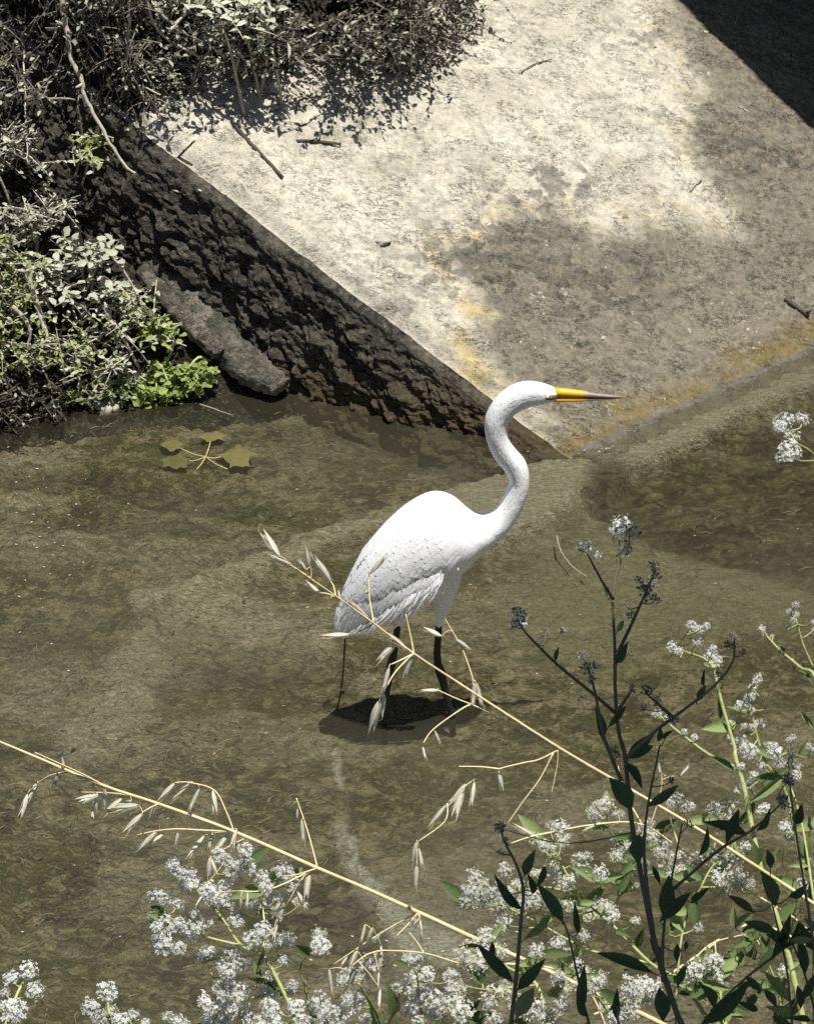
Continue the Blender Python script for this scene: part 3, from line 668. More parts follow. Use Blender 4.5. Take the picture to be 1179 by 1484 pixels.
def twig(label, pts, lift, lift1, r0px, r1px, mat='dead_twig', cat='twig', group=None, knots=3, name='bare_twig'):
    P = px_line(pts, lift, lift1, 6, .002); return place(rod(name, label, cat, P, r0px/560, r1px/560, M[mat], 6, .2, group, knots), P)
twig('long pale bare twig arching from the brush and ending over the dark side face', [(88, -10), (97, 45), (104, 85), (118, 115), (124, 140), (150, 190), (180, 238), (215, 262), (260, 277), (330, 282)], .32, .16, 4.5, 1.2, knots=7)
twig('pale forked twig curving down to the slab corner', [(126, 140), (150, 162), (178, 180), (205, 186), (240, 165)], .25, .12, 2.2, 1.0)
twig('slim pale twig sloping from the brush across the shaded hollow', [(90, 20), (120, 50), (140, 78), (165, 100), (205, 125), (245, 142)], .30, .08, 2.4, 1.2, knots=5)
twig('smooth pale stalk bending down beside the brush leaves', [(212, -5), (222, 30), (240, 55), (275, 75), (300, 88)], .25, .12, 2.4, 1.6)
twig('pale stalk with a swollen joint crossing above the slab top', [(225, 12), (255, 38), (295, 66), (345, 80), (375, 78)], .22, .10, 2.6, 1.3)
twig('short stiff pale twig leaning against the jointed stalk', [(278, -2), (262, 26), (246, 46)], .24, .20, 2.6, 2.2)
twig('long thin straw twig lying level over the brush edge', [(300, 67), (340, 66), (400, 64), (440, 56), (470, 40)], .14, .16, 1.6, 1.0)
twig('thin forked grey twig hanging in front of the dark hollow', [(187, 0), (187, 32), (184, 70), (178, 95), (150, 150)], .30, .2, 1.6, .8)
twig('thin dangling grey twig at the edge of the brush', [(35, 60), (36, 130), (38, 180), (40, 235)], .28, .25, 1.6, .8)
twig('pale twig lying across the dusty leaves', [(60, 142), (90, 143), (120, 145)], .3, .3, 2.0, 1.2)
twig('stout pale stem rising through the green plants', [(38, 390), (48, 425), (60, 460), (70, 490)], .18, .10, 5, 3.5)
twig('pale bent stem among the small green leaves', [(20, 445), (36, 462), (44, 480), (40, 510)], .18, .10, 3.5, 2)
twig('forked pale stem leaning over the round dusty leaves', [(150, 440), (160, 462), (172, 478), (195, 498)], .16, .10, 4, 2)
twig('pale peeled stick sloping down to the water', [(136, 540), (150, 558), (168, 576)], .05, .02, 3.6, 2.2, cat='stick', name='stick')
twig('short white chip of wood on the dark bank', [(34, 525), (54, 523)], .05, .05, 2.4, 1.6, cat='stick', name='stick', knots=0)
twig('short thick white stick beside the wood chip', [(55, 518), (75, 530)], .05, .05, 3.4, 2.4, cat='stick', name='stick', knots=0)
twig('long straight straw resting on the water by the cress', [(232, 580), (285, 590), (337, 603)], .004, .01, 1.2, .8, cat='straw', name='straw', knots=0)
twig('shorter straw crossing near the water edge', [(283, 584), (337, 602)], .02, .012, 1.2, .8, cat='straw', name='straw', knots=0)
# pale roots on the slab under the brush
for k, (lb_, pts, r_) in enumerate([
    ('thick pale root curling out of the brush onto the slab', [(478, 85), (478, 100), (465, 112), (449, 120)], 3.0),
    ('flat pale root lying along the top of the slab', [(440, 146), (468, 148), (490, 142), (512, 130)], 2.2),
    ('upright pale root stub at the brush foot', [(450, 124), (452, 138), (452, 146)], 2.8),
    ('bent pale root under the overhanging brush', [(476, 118), (472, 130), (462, 144)], 2.6),
    ('thin pale rootlet trailing down the slab', [(492, 148), (490, 165), (487, 188)], 1.2),
    ('wiry pale rootlet below the roots on the slab', [(395, 140), (412, 155), (422, 172)], 1.3)]):
    twig(lb_, pts, .02, .012, r_, r_*.6, cat='root', name='root', knots=1)
for lb_, pts, r_, mt in [
    ('straight pale and dark stick lying aslant on the sunny slab', [(334, 180), (352, 203), (372, 224), (408, 262)], 3.6, 'dark_twig'),
    ('short dark brown stick lying level on the sunny slab', [(428, 209), (460, 210), (492, 214)], 3.2, 'dark_twig'),
    ('dark twig propped on the upper corner of the side face', [(250, 236), (266, 220), (282, 204)], 2.2, 'dark_twig'),
    ('pale chip of wood on the dark side face', [(331, 323), (344, 320), (358, 318)], 1.8, 'dead_twig'),
    ('small curved pale twig at the edge of the damp patch', [(997, 281), (1004, 272), (1014, 263)], 1.8, 'dead_twig'),
    ('tiny pale twig below the bridge shadow', [(1067, 158), (1083, 167)], 1.6, 'dead_twig'),
    ('thin dark curved twig high on the sunny slab', [(753, 109), (770, 98), (797, 90)], 1.2, 'dark_twig'),
    ('short dark stick broken off in the damp concrete', [(1134, 437), (1148, 448), (1168, 462)], 5.0, 'dark_twig')]:
    P = [on_slab(u, v, .011+r_/1300) if 'side face' not in lb_ else hit1(u, v, .07) for u, v in pts]; P = spline(P, 4)
    place(rod('stick', lb_, 'stick', P, r_/640, r_/860, M[mt], 6, .15, None, 1), P)
def stone(label, p, r, sq, mat, name='clod', cat='clod'):
    bme = bmesh.new(); bmesh.ops.create_icosphere(bme, subdivisions=3, radius=1)
    for v in bme.verts:
        k = float(fbm(np.array([v.co.x*2+p.x*9]), np.array([v.co.y*2+v.co.z*3+p.y*7]), 4, 33)[0]); v.co *= r*(.6+.9*k); v.co.z *= sq
    me = bpy.data.meshes.new(name); bme.to_mesh(me); bme.free(); me.materials.append(mat); me.polygons.foreach_set('use_smooth', [True]*len(me.polygons))
    o = link(name, me); o.location = p; return tag(o, label, cat)
stone('lone crumbly clod of mud on the sunny slab', on_slab(549, 351, .008), .024, .5, M['dry_mud'])
stone('pale clod of earth under the brush on the slab', on_slab(392, 128, .012), .030, .7, M['dry_mud'])
stone('rounded pale clod beside the brush shade', on_slab(372, 108, .012), .022, .7, M['dry_mud'])
stone('pale grey rock standing in the water by the bank', Pz(157, 592, -.005), .028, .9, M['dry_mud'], 'rock', 'rock')
# scattered mud chips on the slab: too many to count
mb = MB(); rnd = random.Random(11)
for k in range(7500):
    u = rnd.uniform(230, 1179); v = rnd.uniform(0, 640)
    p = on_slab(u, v); a_, b_ = slab_ij(p.x, p.y)
    if a_ < .02 or b_ < .03: continue
    if float(vn(np.array([a_*5.]), np.array([b_*5.]), 3)[0]) < rnd.uniform(.2, .75): continue
    s_ = rnd.uniform(.0016, .0055)*(1.5 if rnd.random() < .06 else 1); th = rnd.uniform(0, 6.28)
    e1 = W2*math.cos(th)+Q3*math.sin(th); e2 = PN.cross(e1); c_ = p+PN*(.003+s_*.25)
    tl = PN*rnd.uniform(-.3, .5)*s_
    mb.add([c_-e1*s_*1.6, c_-e2*s_*.8+tl, c_+e1*s_*1.5+tl, c_+e2*s_*.9, c_+PN*s_*.7], [(0, 1, 4), (1, 2, 4), (2, 3, 4), (3, 0, 4)])
M['chip'] = simple('mud_chip', (.12, .11, .09), (.46, .43, .35), 9, .9, .3)
tag(link('mud_chips', mb.mesh('mud_chips', M['chip'], False)), 'small dry mud chips scattered over the slab', 'mud chips', None, 'stuff')
# fibres and crumbs of weed lying on the streambed
for nm, mt, cnt, lb_ in (('bed_fibres', simple('bed_fibre', (.14, .12, .075), (.34, .30, .21), 30, .8, .2), 1500, 'pale weed fibres lying on the streambed'), ('bed_crumbs', simple('bed_crumb', (.015, .013, .007), (.06, .052, .026), 20, .9, .3), 1100, 'dark crumbs of weed and bark on the streambed')):
    mb = MB()
    while cnt > 0:
        x = rnd.uniform(-1.3, 1.3); y = rnd.uniform(-1.1, 1.6); u, v = pix(x, y, -.04)
        if not (-20 < u < 1200 and 560 < v < 1500): continue
        cnt -= 1
        if float(vn(np.array([x*4.]), np.array([y*7.]), 6)[0]) < rnd.uniform(.15, .7): continue
        a_ = rnd.gauss(0, .7)+.15; L = rnd.uniform(.005, .045)**1.0*rnd.random()+.004 if nm == 'bed_fibres' else rnd.uniform(.002, .008)
        d = Vector((math.cos(a_), math.sin(a_), 0)); e = Vector((-d.y, d.x, 0)); p = Vector((x, y, -.042+rnd.uniform(-.008, .012)))
        if nm == 'bed_fibres': mb.tube([p-d*L*.5, p+e*rnd.uniform(-.15, .15)*L+Vector((0, 0, .002)), p+d*L*.5], [.0006, .0011, .0005], 3)
        else: mb.add([p-d*L, p-e*L*.4, p+d*L*.9, p+e*L*.45, p+Vector((0, 0, L*.45))], [(0, 1, 4), (1, 2, 4), (2, 3, 4), (3, 0, 4)])
    tag(link(nm, mb.mesh(nm, mt, False)), lb_, 'debris', None, 'stuff')
# bits of foam and seed on the stream, plus painted glints at the slab corner
mb = MB()
for k in range(170):
    r_ = rnd.random()
    if r_ < .35: u, v = rnd.gauss(60, 60), rnd.gauss(770, 60)
    elif r_ < .6: u, v = rnd.gauss(640, 90), rnd.gauss(1385, 22)
    elif r_ < .72: u, v = rnd.gauss(860, 40), rnd.gauss(648, 8)  # glints along the waterline at the slab corner, made as pale flecks
    else: u, v = rnd.uniform(0, 1179), rnd.uniform(700, 1440)
    if v < 642: continue
    p = Pz(u, v, .003); s_ = rnd.uniform(.0008, .0026); th = rnd.uniform(-.8, .8)
    d = Vector((math.cos(th), math.sin(th), 0)); e = Vector((-d.y, d.x, 0))
    mb.add([p-d*s_*2, p-e*s_*.7, p+d*s_*1.7, p+e*s_*.8, p+Vector((0, 0, s_*.5))], [(0, 1, 4), (1, 2, 4), (2, 3, 4), (3, 0, 4)])
tag(link('floating_flecks', mb.mesh('floating_flecks', M['fleck'], False)), 'pale flecks of foam and seed floating on the stream', 'flecks', None, 'stuff')
P = [Py(500, 925, EY+.06), Py(498, 960, EY+.06), Pz(495, 998, -.05)]
place(rod('reed_stalk', 'thin dark stalk standing in the water behind the tail of the bird', 'stalk', spline(P, 5), .0024, .0018, M['dark_twig']), P)
P = spline([Pz(806, 776, -.02), Pz(812, 798, -.02), Pz(828, 820, -.02), Pz(850, 836, -.025)], 5)
place(rod('sunken_straw', 'curved pale straw lying under water beside the bird', 'straw', P, .0022, .0014, M['dead_twig']), P)
# yellow leaves under the water, on one sprig
M['sunken_leaf'] = simple('sunken_leaf', (.10, .092, .03), (.19, .17, .065), 40, .7, .4, .1)
c0 = Pz(298, 662, -.032); spg = empty('sunken_sprig', c0, 'sprig of broad yellow lobed leaves lying just under the water', 'leaf sprig')
def flat_leaf(pts, z0, name='leaf'):
    P = [Pz(u, v, z0+rnd.uniform(-.004, .004)) for u, v in pts]; cc = sum(P, Vector())/len(P)+Vector((0, 0, .008)); mb = MB()
    n_ = len(P); ring = []
    for k in range(n_):
        for q in range(4): ring.append(P[k].lerp(P[(k+1) % n_], q/4).lerp(cc, (0, .10, .12, .05)[q]+rnd.uniform(-.05, .05))+Vector((0, 0, rnd.uniform(-.003, .003))))
    m_ = len(ring); mids = [q.lerp(cc, .5)+Vector((0, 0, rnd.uniform(0, .005))) for q in ring]
    mb.add(ring+mids+[cc], [(k, (k+1) % m_, m_+(k+1) % m_, m_+k) for k in range(m_)]+[(m_+k, m_+(k+1) % m_, 2*m_) for k in range(m_)])
    o = link(name, mb.mesh(name, M['sunken_leaf'], True, c0), spg)
flat_leaf([(313, 658), (336, 650), (346, 643), (358, 650), (375, 658), (362, 664), (362, 678), (350, 676), (333, 677), (328, 668)], -.03)
flat_leaf([(283, 634), (300, 627), (318, 624), (330, 631), (322, 638), (300, 640)], -.03)
flat_leaf([(230, 645), (240, 637), (252, 635), (265, 643), (262, 651), (246, 655)], -.03)
flat_leaf([(232, 664), (246, 661), (262, 657), (276, 666), (272, 678), (252, 679), (235, 677)], -.03)
for e in [(320, 662), (305, 640), (262, 650), (272, 668), (330, 680), (285, 680)]:
    mb = MB(); mb.tube(spline([c0, Pz((298+e[0])/2, (662+e[1])/2+2, -.028), Pz(*e, -.03)], 3), .0015, 5); link('stalk', mb.mesh('stalk', M['straw'], True, c0), spg)

# ------------------------------------------------------------------ brush and plants of the far bank
def leaf_into(mb, base, d, nrm, ln, wd, m=0):
    y = nrm.cross(d)
    if y.length < 1e-4: y = Vector((1, 0, 0))
    y.normalize(); z = d.cross(y); h = wd*.5
    mb.add([base, base+d*ln*.35+y*h+z*h*.25, base+d*ln*.4-z*h*.12, base+d*ln*.35-y*h+z*h*.25, base+d*ln*.75+y*h*.75-z*ln*.03, base+d*ln*.75-y*h*.75-z*ln*.03, base+d*ln-z*ln*.14],
           [(0, 2, 1), (0, 3, 2), (1, 2, 4), (2, 3, 5), (2, 6, 4), (2, 5, 6)], m)
def shrub(name, label, cat, poly, n_sprig, lift, leaf, mats, seed, dens=.45, nl=(7, 13), slen=(.06, .16), droop=0.2, ratio=.5, stems=7, group=None, wts=None):
    rg = random.Random(seed); us = []; vs = []
    x0 = min(p[0] for p in poly); x1 = max(p[0] for p in poly); y0 = min(p[1] for p in poly); y1 = max(p[1] for p in poly)
    pa = np.array
    while len(us) < n_sprig:
        u = rg.uniform(x0, x1); v = rg.uniform(y0, y1)
        if not in_poly(pa([u]), pa([v]), poly)[0]: continue
        if float(fbm(pa([u/45.]), pa([v/45.]), 3, seed % 40)[0]) < dens+rg.uniform(-.08, .06): continue
        us.append(u); vs.append(v)
    ls = [rg.uniform(*lift) for _ in us]
    Pp = [Vector(q) for q in np.array([hit([u], [v], l)[0] for u, v, l in zip(us, vs, ls)])] if False else None
    base = hit(us, vs, np.array(ls)); Pp = [Vector(q) for q in base]
    cen = sum(Pp, Vector())/len(Pp); gz = float(H(np.array([cen.x]), np.array([cen.y]))[0]); org = Vector((cen.x, cen.y, gz))
    root = empty(name, org, label, cat, group)
    sm = MB(); lm = MB()
    for p in Pp:
        d = Vector((rg.uniform(-1, 1), rg.uniform(-1.1, .5), rg.uniform(-droop*2, 1))).normalized(); L = rg.uniform(*slen)
        pts = [p-d*L*.5, p, p+d*L*.5+Vector((0, 0, -droop*L*.5))]; sm.tube(pts, [.0018, .0013, .0007], 4)
        k = rg.randint(*nl)
        for q in range(k):
            f = (q+.5)/k; bp = pts[0].lerp(pts[1], f*2) if f < .5 else pts[1].lerp(pts[2], f*2-1)
            ld = (d*.4+Vector((rg.uniform(-1, 1), rg.uniform(-1, 1), rg.uniform(-.5, .6)))).normalized()
            nr = Vector((rg.uniform(-.6, .6), rg.uniform(-.8, .4), 1)).normalized(); ln = leaf*rg.uniform(.55, 1.25)
            leaf_into(lm, bp, ld, nr, ln, ln*ratio*rg.uniform(.8, 1.2), rg.choices(range(len(mats)-1), wts or [4]+[1]*(len(mats)-2))[0])
    for k in range(stems):
        p = Pp[rg.randrange(len(Pp))]; q = Vector((p.x+rg.uniform(-.08, .08), p.y+rg.uniform(.0, .1), 0)); q.z = float(H(np.array([q.x]), np.array([q.y]))[0])-.01
        sb = MB(); sb.tube(spline([q, q.lerp(p, .5)+Vector((rg.uniform(-.03, .03), 0, .03)), p], 4), taper(9, .005, .002), 6, 0, .15); link('stem', sb.mesh('stem', mats[-1], True, org), root)
    tag(link('twigs', sm.mesh('twigs', mats[-1], True, org), root), kind='stuff')
    tag(link('foliage', lm.mesh('foliage', mats[:-1], False, org), root), kind='stuff')
    return root
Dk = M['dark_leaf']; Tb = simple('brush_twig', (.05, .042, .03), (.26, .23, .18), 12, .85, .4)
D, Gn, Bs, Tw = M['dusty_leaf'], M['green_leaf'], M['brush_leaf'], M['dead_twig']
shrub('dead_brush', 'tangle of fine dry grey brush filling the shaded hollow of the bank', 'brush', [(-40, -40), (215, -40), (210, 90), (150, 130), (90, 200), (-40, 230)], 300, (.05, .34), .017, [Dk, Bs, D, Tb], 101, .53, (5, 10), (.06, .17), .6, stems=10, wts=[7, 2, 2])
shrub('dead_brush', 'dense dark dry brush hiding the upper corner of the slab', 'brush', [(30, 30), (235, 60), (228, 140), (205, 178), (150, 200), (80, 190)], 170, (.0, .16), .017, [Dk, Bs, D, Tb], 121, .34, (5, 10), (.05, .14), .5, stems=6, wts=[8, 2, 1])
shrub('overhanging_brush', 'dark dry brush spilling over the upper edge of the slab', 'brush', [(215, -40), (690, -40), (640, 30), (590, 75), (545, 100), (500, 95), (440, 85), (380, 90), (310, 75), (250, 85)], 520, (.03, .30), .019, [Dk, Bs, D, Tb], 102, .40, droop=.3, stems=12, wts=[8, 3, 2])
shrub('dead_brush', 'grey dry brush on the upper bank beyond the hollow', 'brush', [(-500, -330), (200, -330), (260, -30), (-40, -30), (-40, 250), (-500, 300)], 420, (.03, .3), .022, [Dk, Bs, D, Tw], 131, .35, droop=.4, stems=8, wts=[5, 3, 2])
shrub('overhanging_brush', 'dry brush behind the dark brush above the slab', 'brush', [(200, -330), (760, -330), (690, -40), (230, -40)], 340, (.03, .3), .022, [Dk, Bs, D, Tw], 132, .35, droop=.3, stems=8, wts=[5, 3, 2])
shrub('broad_leaf_bush', 'bush with broad whitish leaves at the top of the brush', 'bush', [(270, -20), (395, -20), (395, 50), (300, 40)], 22, (.22, .34), .040, [D, D, Tw], 103, .1, (4, 7), (.08, .14), .2, .42)
shrub('dry_litter', 'mat of grey dead leaves and crumbs lying on the slab corner', 'leaf litter', [(215, 95), (330, 85), (380, 110), (300, 135), (225, 165)], 120, (.0, .03), .018, [Dk, Bs, D, Tw], 104, .3, (4, 8), (.03, .07), 0, .55, 2, wts=[3, 3, 4])
shrub('ragged_weeds', 'ragged grey weeds with tiny leaves at the lower brush edge on the slab', 'weeds', [(500, 85), (640, 20), (700, 5), (690, 40), (600, 110), (520, 135)], 130, (.0, .08), .014, [Dk, Bs, D, Tw], 105, .42, (5, 9), (.05, .10), .1, .5, 5, wts=[5, 3, 3])
shrub('grey_leaf_plant', 'grey dusty plant on the steep bank above the green weeds', 'plant', [(-40, 190), (60, 180), (120, 215), (110, 290), (70, 330), (-40, 350)], 170, (.06, .22), .018, [D, Bs, Dk, Tw], 106, .46, wts=[4, 3, 4])
shrub('round_leaf_plant', 'plant with round chalky white leaves beside the log', 'plant', [(95, 355), (165, 350), (160, 395), (175, 425), (140, 450), (80, 440), (60, 390)], 62, (.06, .2), .026, [D, Dk, Tw], 107, .38, (5, 9), (.06, .12), .1, .62)
shrub('small_leaf_plant', 'small leaved yellow green plant at the foot of the steep bank', 'plant', [(-40, 350), (25, 340), (55, 390), (50, 430), (-40, 470)], 95, (.06, .2), .016, [Gn, D, Dk, Tw], 108, .40, ratio=.65, wts=[5, 2, 2])
shrub('creeping_weed', 'pale green creeping weed hanging over the dark waterside hollow', 'weed', [(-40, 440), (60, 450), (130, 480), (130, 520), (40, 530), (-40, 560)], 100, (.05, .16), .016, [Gn, D, Dk, Tw], 109, .44, ratio=.6, wts=[6, 2, 2])
shrub('grey_green_weed', 'grey green weed with oval leaves right of the hollow', 'weed', [(130, 420), (230, 430), (240, 500), (200, 540), (110, 540), (100, 500)], 85, (.05, .16), .019, [D, Gn, Dk, Tw], 110, .46, (5, 9), ratio=.6, wts=[3, 4, 3])
shrub('watercress', 'bright green watercress clump growing out over the water', 'watercress', [(205, 545), (240, 530), (300, 530), (308, 552), (280, 575), (245, 582), (195, 588)], 62, (.015, .06), .023, [Gn, Gn, M['cress_stem']], 111, .15, (5, 8), (.03, .06), 0, .75, 5)
shrub('watercress', 'small green watercress sprig against the mossy branch', 'watercress', [(200, 470), (245, 455), (260, 475), (250, 500), (215, 500)], 26, (.06, .12), .020, [Gn, Gn, M['cress_stem']], 112, .2, (5, 8), (.04, .08), 0, .7, 3)
shrub('twig_leaf_sprig', 'few fresh green leaves sprouting on the long bare twig', 'sprig', [(112, 185), (170, 180), (175, 215), (140, 240), (110, 225)], 30, (.2, .3), .019, [Gn, D, Tw], 113, .2, (5, 8), (.04, .08), .2, .6, 2)
shrub('waterside_weeds', 'dark straggling weeds dipping into the water below the bank', 'weeds', [(-40, 545), (60, 540), (120, 560), (140, 585), (60, 605), (-40, 625)], 120, (.01, .10), .016, [Dk, Bs, D, M['dark_twig']], 114, .40, (5, 9), (.05, .12), .2, .45)
shrub('low_green_weed', 'low yellowish weed along the waterline between stick and cress', 'weed', [(85, 545), (200, 550), (190, 575), (100, 585)], 48, (.01, .06), .017, [Gn, D, Tw], 115, .36, (5, 8), (.04, .07), .1, .6, 3)

tr_o = on_slab(600, 60); trs = empty('trailing_stems', tr_o, 'thin leafy stems trailing out of the brush down the sunny slab', 'stems')
rg = random.Random(55); lm = MB()
for k in range(17):
    u0 = rg.uniform(330, 690); v0 = np.interp(u0, [330, 450, 520, 600, 690], [95, 105, 95, 60, -5])-rg.uniform(0, 25); L_ = rg.uniform(50, 135); an = rg.uniform(.45, .95)
    pp = [on_slab(u0+L_*f*math.cos(an)+rg.uniform(-4, 4), v0+L_*f*math.sin(an), .05+.07*math.sin(f*2.6)*(1-.3*f)+rg.uniform(0, .01)) for f in (0, .35, .7, 1)]
    P = spline(pp, 5); sb = MB(); sb.tube(P, taper(len(P), .0022, .0008), 5); link('stem', sb.mesh('stem', M['dead_twig'] if k % 2 else M['dark_twig'], True, tr_o), trs)
    for q in range(rg.randint(8, 26)):
        p = P[rg.randrange(2, len(P))]; d = Vector((rg.uniform(-1, 1), rg.uniform(-1, 1), rg.uniform(-.3, .6))).normalized(); ln = rg.uniform(.006, .015); leaf_into(lm, p, d, Vector((rg.uniform(-.5, .5), rg.uniform(-.5, .5), 1)), ln, ln*.6, rg.randrange(2))
tag(link('foliage', lm.mesh('foliage', [Dk, Bs], False, tr_o), trs), kind='stuff')

# ------------------------------------------------------------------ foreground plants on the near bank
LEAFS = []
def make_leaf(name, prof, mat, curl):
    mb = MB(); vs = []; n_ = len(prof)
    for tt_, h in prof:
        z = -curl*tt_*tt_; vs += [(tt_, h, z+h*.35), (tt_, 0, z), (tt_, -h, z+h*.35)]
    mb.add(vs, [(3*k+a, 3*k+a+1, 3*k+a+4, 3*k+a+3) for k in range(n_-1) for a in (0, 1)]); return mb.mesh(name, mat)
lan = [(0, .04), (.12, .22), (.3, .46), (.5, .5), (.7, .38), (.87, .18), (1, .01)]
LM = {k: [make_leaf('leaf', lan, M[k], c_) for c_ in (.02, .12, .25)] for k in ('cress_leaf', 'cress_leaf_pale', 'deep_leaf')}
def make_cluster(seed, n, mats, bud, bs=1.0):
    rg = random.Random(seed); mb = MB()
    for k in range(n):
        while True:
            d = Vector((rg.uniform(-1, 1), rg.uniform(-1, 1), rg.uniform(-.5, 1)))
            if .1 < d.length < 1: break
        d = d*(.55+.45*rg.random())/max(d.length, .5); c_ = d*rg.uniform(.75, 1.0); d = (d.normalized()+Vector((rg.uniform(-.5, .5), rg.uniform(-.5, .5), .5))).normalized()
        a = d.orthogonal().normalized(); b = d.cross(a); th = rg.uniform(0, 6.28)
        mb.tube([Vector((0, 0, -.75)).lerp(c_, .35), c_], [.018, .012], 3, 2)
        if rg.random() < bud:
            s_ = rg.uniform(.07, .12)*bs; mb.add([c_-d*s_, c_+a*s_*.8, c_+b*s_*.8, c_-a*s_*.8, c_-b*s_*.8, c_+d*s_*1.3], [(0, 2, 1), (0, 3, 2), (0, 4, 3), (0, 1, 4), (5, 1, 2), (5, 2, 3), (5, 3, 4), (5, 4, 1)], 2)
            continue
        s_ = rg.uniform(.115, .175)
        for q in range(4):
            an = th+q*math.pi/2; e = a*math.cos(an)+b*math.sin(an); g = d.cross(e); up = d*s_*rg.uniform(.1, .6)
            mb.add([c_, c_+e*s_*.6-g*s_*.42+up*.7, c_+e*s_*1.15-g*s_*.3+up, c_+e*s_*1.15+g*s_*.3+up, c_+e*s_*.6+g*s_*.42+up*.7], [(0, 1, 2, 3, 4)], 0)
    return mb.mesh('flower_cluster', mats, False)
CW = [make_cluster(k, 85, [M['white_petal'], M['cress_stem'], M['cream_bud']], .16) for k in range(5)]
CC = [make_cluster(20+k, 85, [M['white_petal'], M['cress_stem'], M['cream_bud']], .5) for k in range(5)]
CDk = [make_cluster(40+k, 34, [M['white_petal'], M['deep_stem'], M['deep_bud']], .8, 2.0) for k in range(3)]  # heads in shade: mostly darkened buds
CDw = [make_cluster(50+k, 50, [M['white_petal'], M['deep_stem'], M['deep_bud']], .45, 1.5) for k in range(3)]  # heads catching light: more white petals, fewer darkened buds
def crop(ox, oy, s):
    def one(p):
        a = (p[0]/s+ox, p[1]/s+oy)
        if len(p) < 5: return a+tuple(q/s for q in p[2:])                 # a point, or a cluster with its radius
        return a+(p[2]/s+ox, p[3]/s+oy, p[4]/s)+tuple(p[5:])              # a leaf: base, tip, width, material
    return lambda pts: [one(p) for p in pts]
def cress(label, d, stems, clusters, leaves, cmesh, lkey='cress_leaf', skey='cress_stem', auto=0, r0=3.4, r1=1.4, dj=.05, seed=1, name='pepperweed', rb=1.3, leafpx=(28, 62), group=None, white=None, extra=0.0):
    """stems, clusters, leaves in photo pixels; every piece gets its own distance about d"""
    rg = random.Random(seed); px = F/d
    S3 = []
    for pts in stems:
        dd0 = d+rg.uniform(-dj, dj); dd1 = d+rg.uniform(-dj, dj); n_ = len(pts)
        S3.append(spline([Pd(u, v, dd0+(dd1-dd0)*k/(n_-1)) for k, (u, v) in enumerate(pts)], 6))
    low = S3[0][0]; root = empty(name, (low.x, low.y-.02, GZ-.03), label, 'weed', group); O = Vector(root.location)
    for k, P in enumerate(S3):
        n_ = len(P); full = P; rr = taper(n_, (r0 if k == 0 else r0*.6)/px/1, r1/px*(1 if k == 0 else .8))
        u0, v0 = stems[k][0][:2]
        if v0 > 1455 or k == 0:                      # comes up from the ground below the picture
            g = O+Vector((rg.uniform(-.03, .03), rg.uniform(-.02, .02), 0)); full = [g, g.lerp(P[0], .5)+Vector((0, .01, 0))]+P; rr = [rr[0]*1.2, rr[0]*1.1]+list(rr)
        mb = MB(); mb.tube(full, rr, 7, 0, .05); link('stem' if k == 0 else 'branch', mb.mesh('stem', M[skey], True, O), root)
    dens = []
    for k, P in enumerate(S3):
        for q, p in enumerate(P): u, v = pix(p.x, p.y, p.z); dens.append((u, v, p, k))
    more = [(c_[0]+rg.uniform(-1.5, 1.5)*c_[2], c_[1]+rg.uniform(-.8, 1.6)*c_[2], c_[2]*rg.uniform(.6, 1)) for c_ in clusters if rg.random() < extra]
    for ci, cl in enumerate(list(clusters)+more):
        u, v, r = cl[:3]; r *= (1.55 if cmesh is CDk else 1.32); best = min(dens, key=lambda e: math.hypot(e[0]-u, e[1]-v)+max(0, (v+r*.6-e[1]))*2.2)
        p1 = Pd(u, v, d+rg.uniform(-dj, dj)*1.2); R_ = r/px; p0 = best[2]
        if (p1-p0).length > .003:
            dirv = (p1-p0); mid = p0.lerp(p1, .55)+Vector((rg.uniform(-.1, .1)*dirv.length, 0, -.10*dirv.length))
            B_ = spline([p0, mid, p1-Vector((0, 0, R_*.2))], 4); mb = MB(); mb.tube(B_, taper(len(B_), rb/px, .7/px), 5); bro = link('branch', mb.mesh('branch', M[skey], True, O), root)
            if math.hypot(best[0]-u, best[1]-v) > 25:
                for e in B_[1:-1]: uu, vv = pix(e.x, e.y, e.z); dens.append((uu, vv, e, 99))
        else: dirv = Vector((0, 0, 1))
        host = root if (p1-p0).length <= .003 else bro
        up = (dirv.normalized()+Vector((0, -.3, .9))).normalized()
        q = up.to_track_quat('Z', 'Y').to_matrix().to_4x4() @ Matrix.Rotation(rg.uniform(0, 6.28), 4, 'Z')
        ms = white if (white and len(cl) > 3) else cmesh
        link('flower_cluster', rg.choice(ms), host, Matrix.Translation(p1-O) @ q @ Matrix.Diagonal((R_*rg.uniform(.9, 1.2), R_*rg.uniform(.9, 1.2), R_*rg.uniform(.8, 1.15), 1)))
    def put_leaf(b, tp, wd, key):
        nr = (-FW*rg.uniform(.5, 1.1)+Vector((rg.uniform(-.45, .45), 0, rg.uniform(.0, .6)))).normalized(); L = (tp-b).length
        link('leaf', rg.choice(LM[key]), root, Matrix.Translation(-O) @ axes(b, tp, nr, L, wd, L))
    for lf in leaves:
        u0, v0, u1, v1 = lf[:4]; dl = d+rg.uniform(-dj, dj); b = Pd(u0, v0, dl); tp = Pd(u1, v1, dl+rg.uniform(-.012, .008)); wd = (lf[4] if len(lf) > 4 else .36*math.hypot(u1-u0, v1-v0))/px
        put_leaf(b, tp, wd, lf[5] if len(lf) > 5 else lkey)
        near = min(dens, key=lambda e: math.hypot(e[0]-u0, e[1]-v0))
        if (near[2]-b).length > .004:
            mb = MB(); mb.tube([near[2], near[2].lerp(b, .5)-Vector((0, 0, .002)), b], .8/px, 4); link('petiole', mb.mesh('petiole', M[skey], True, O), root)
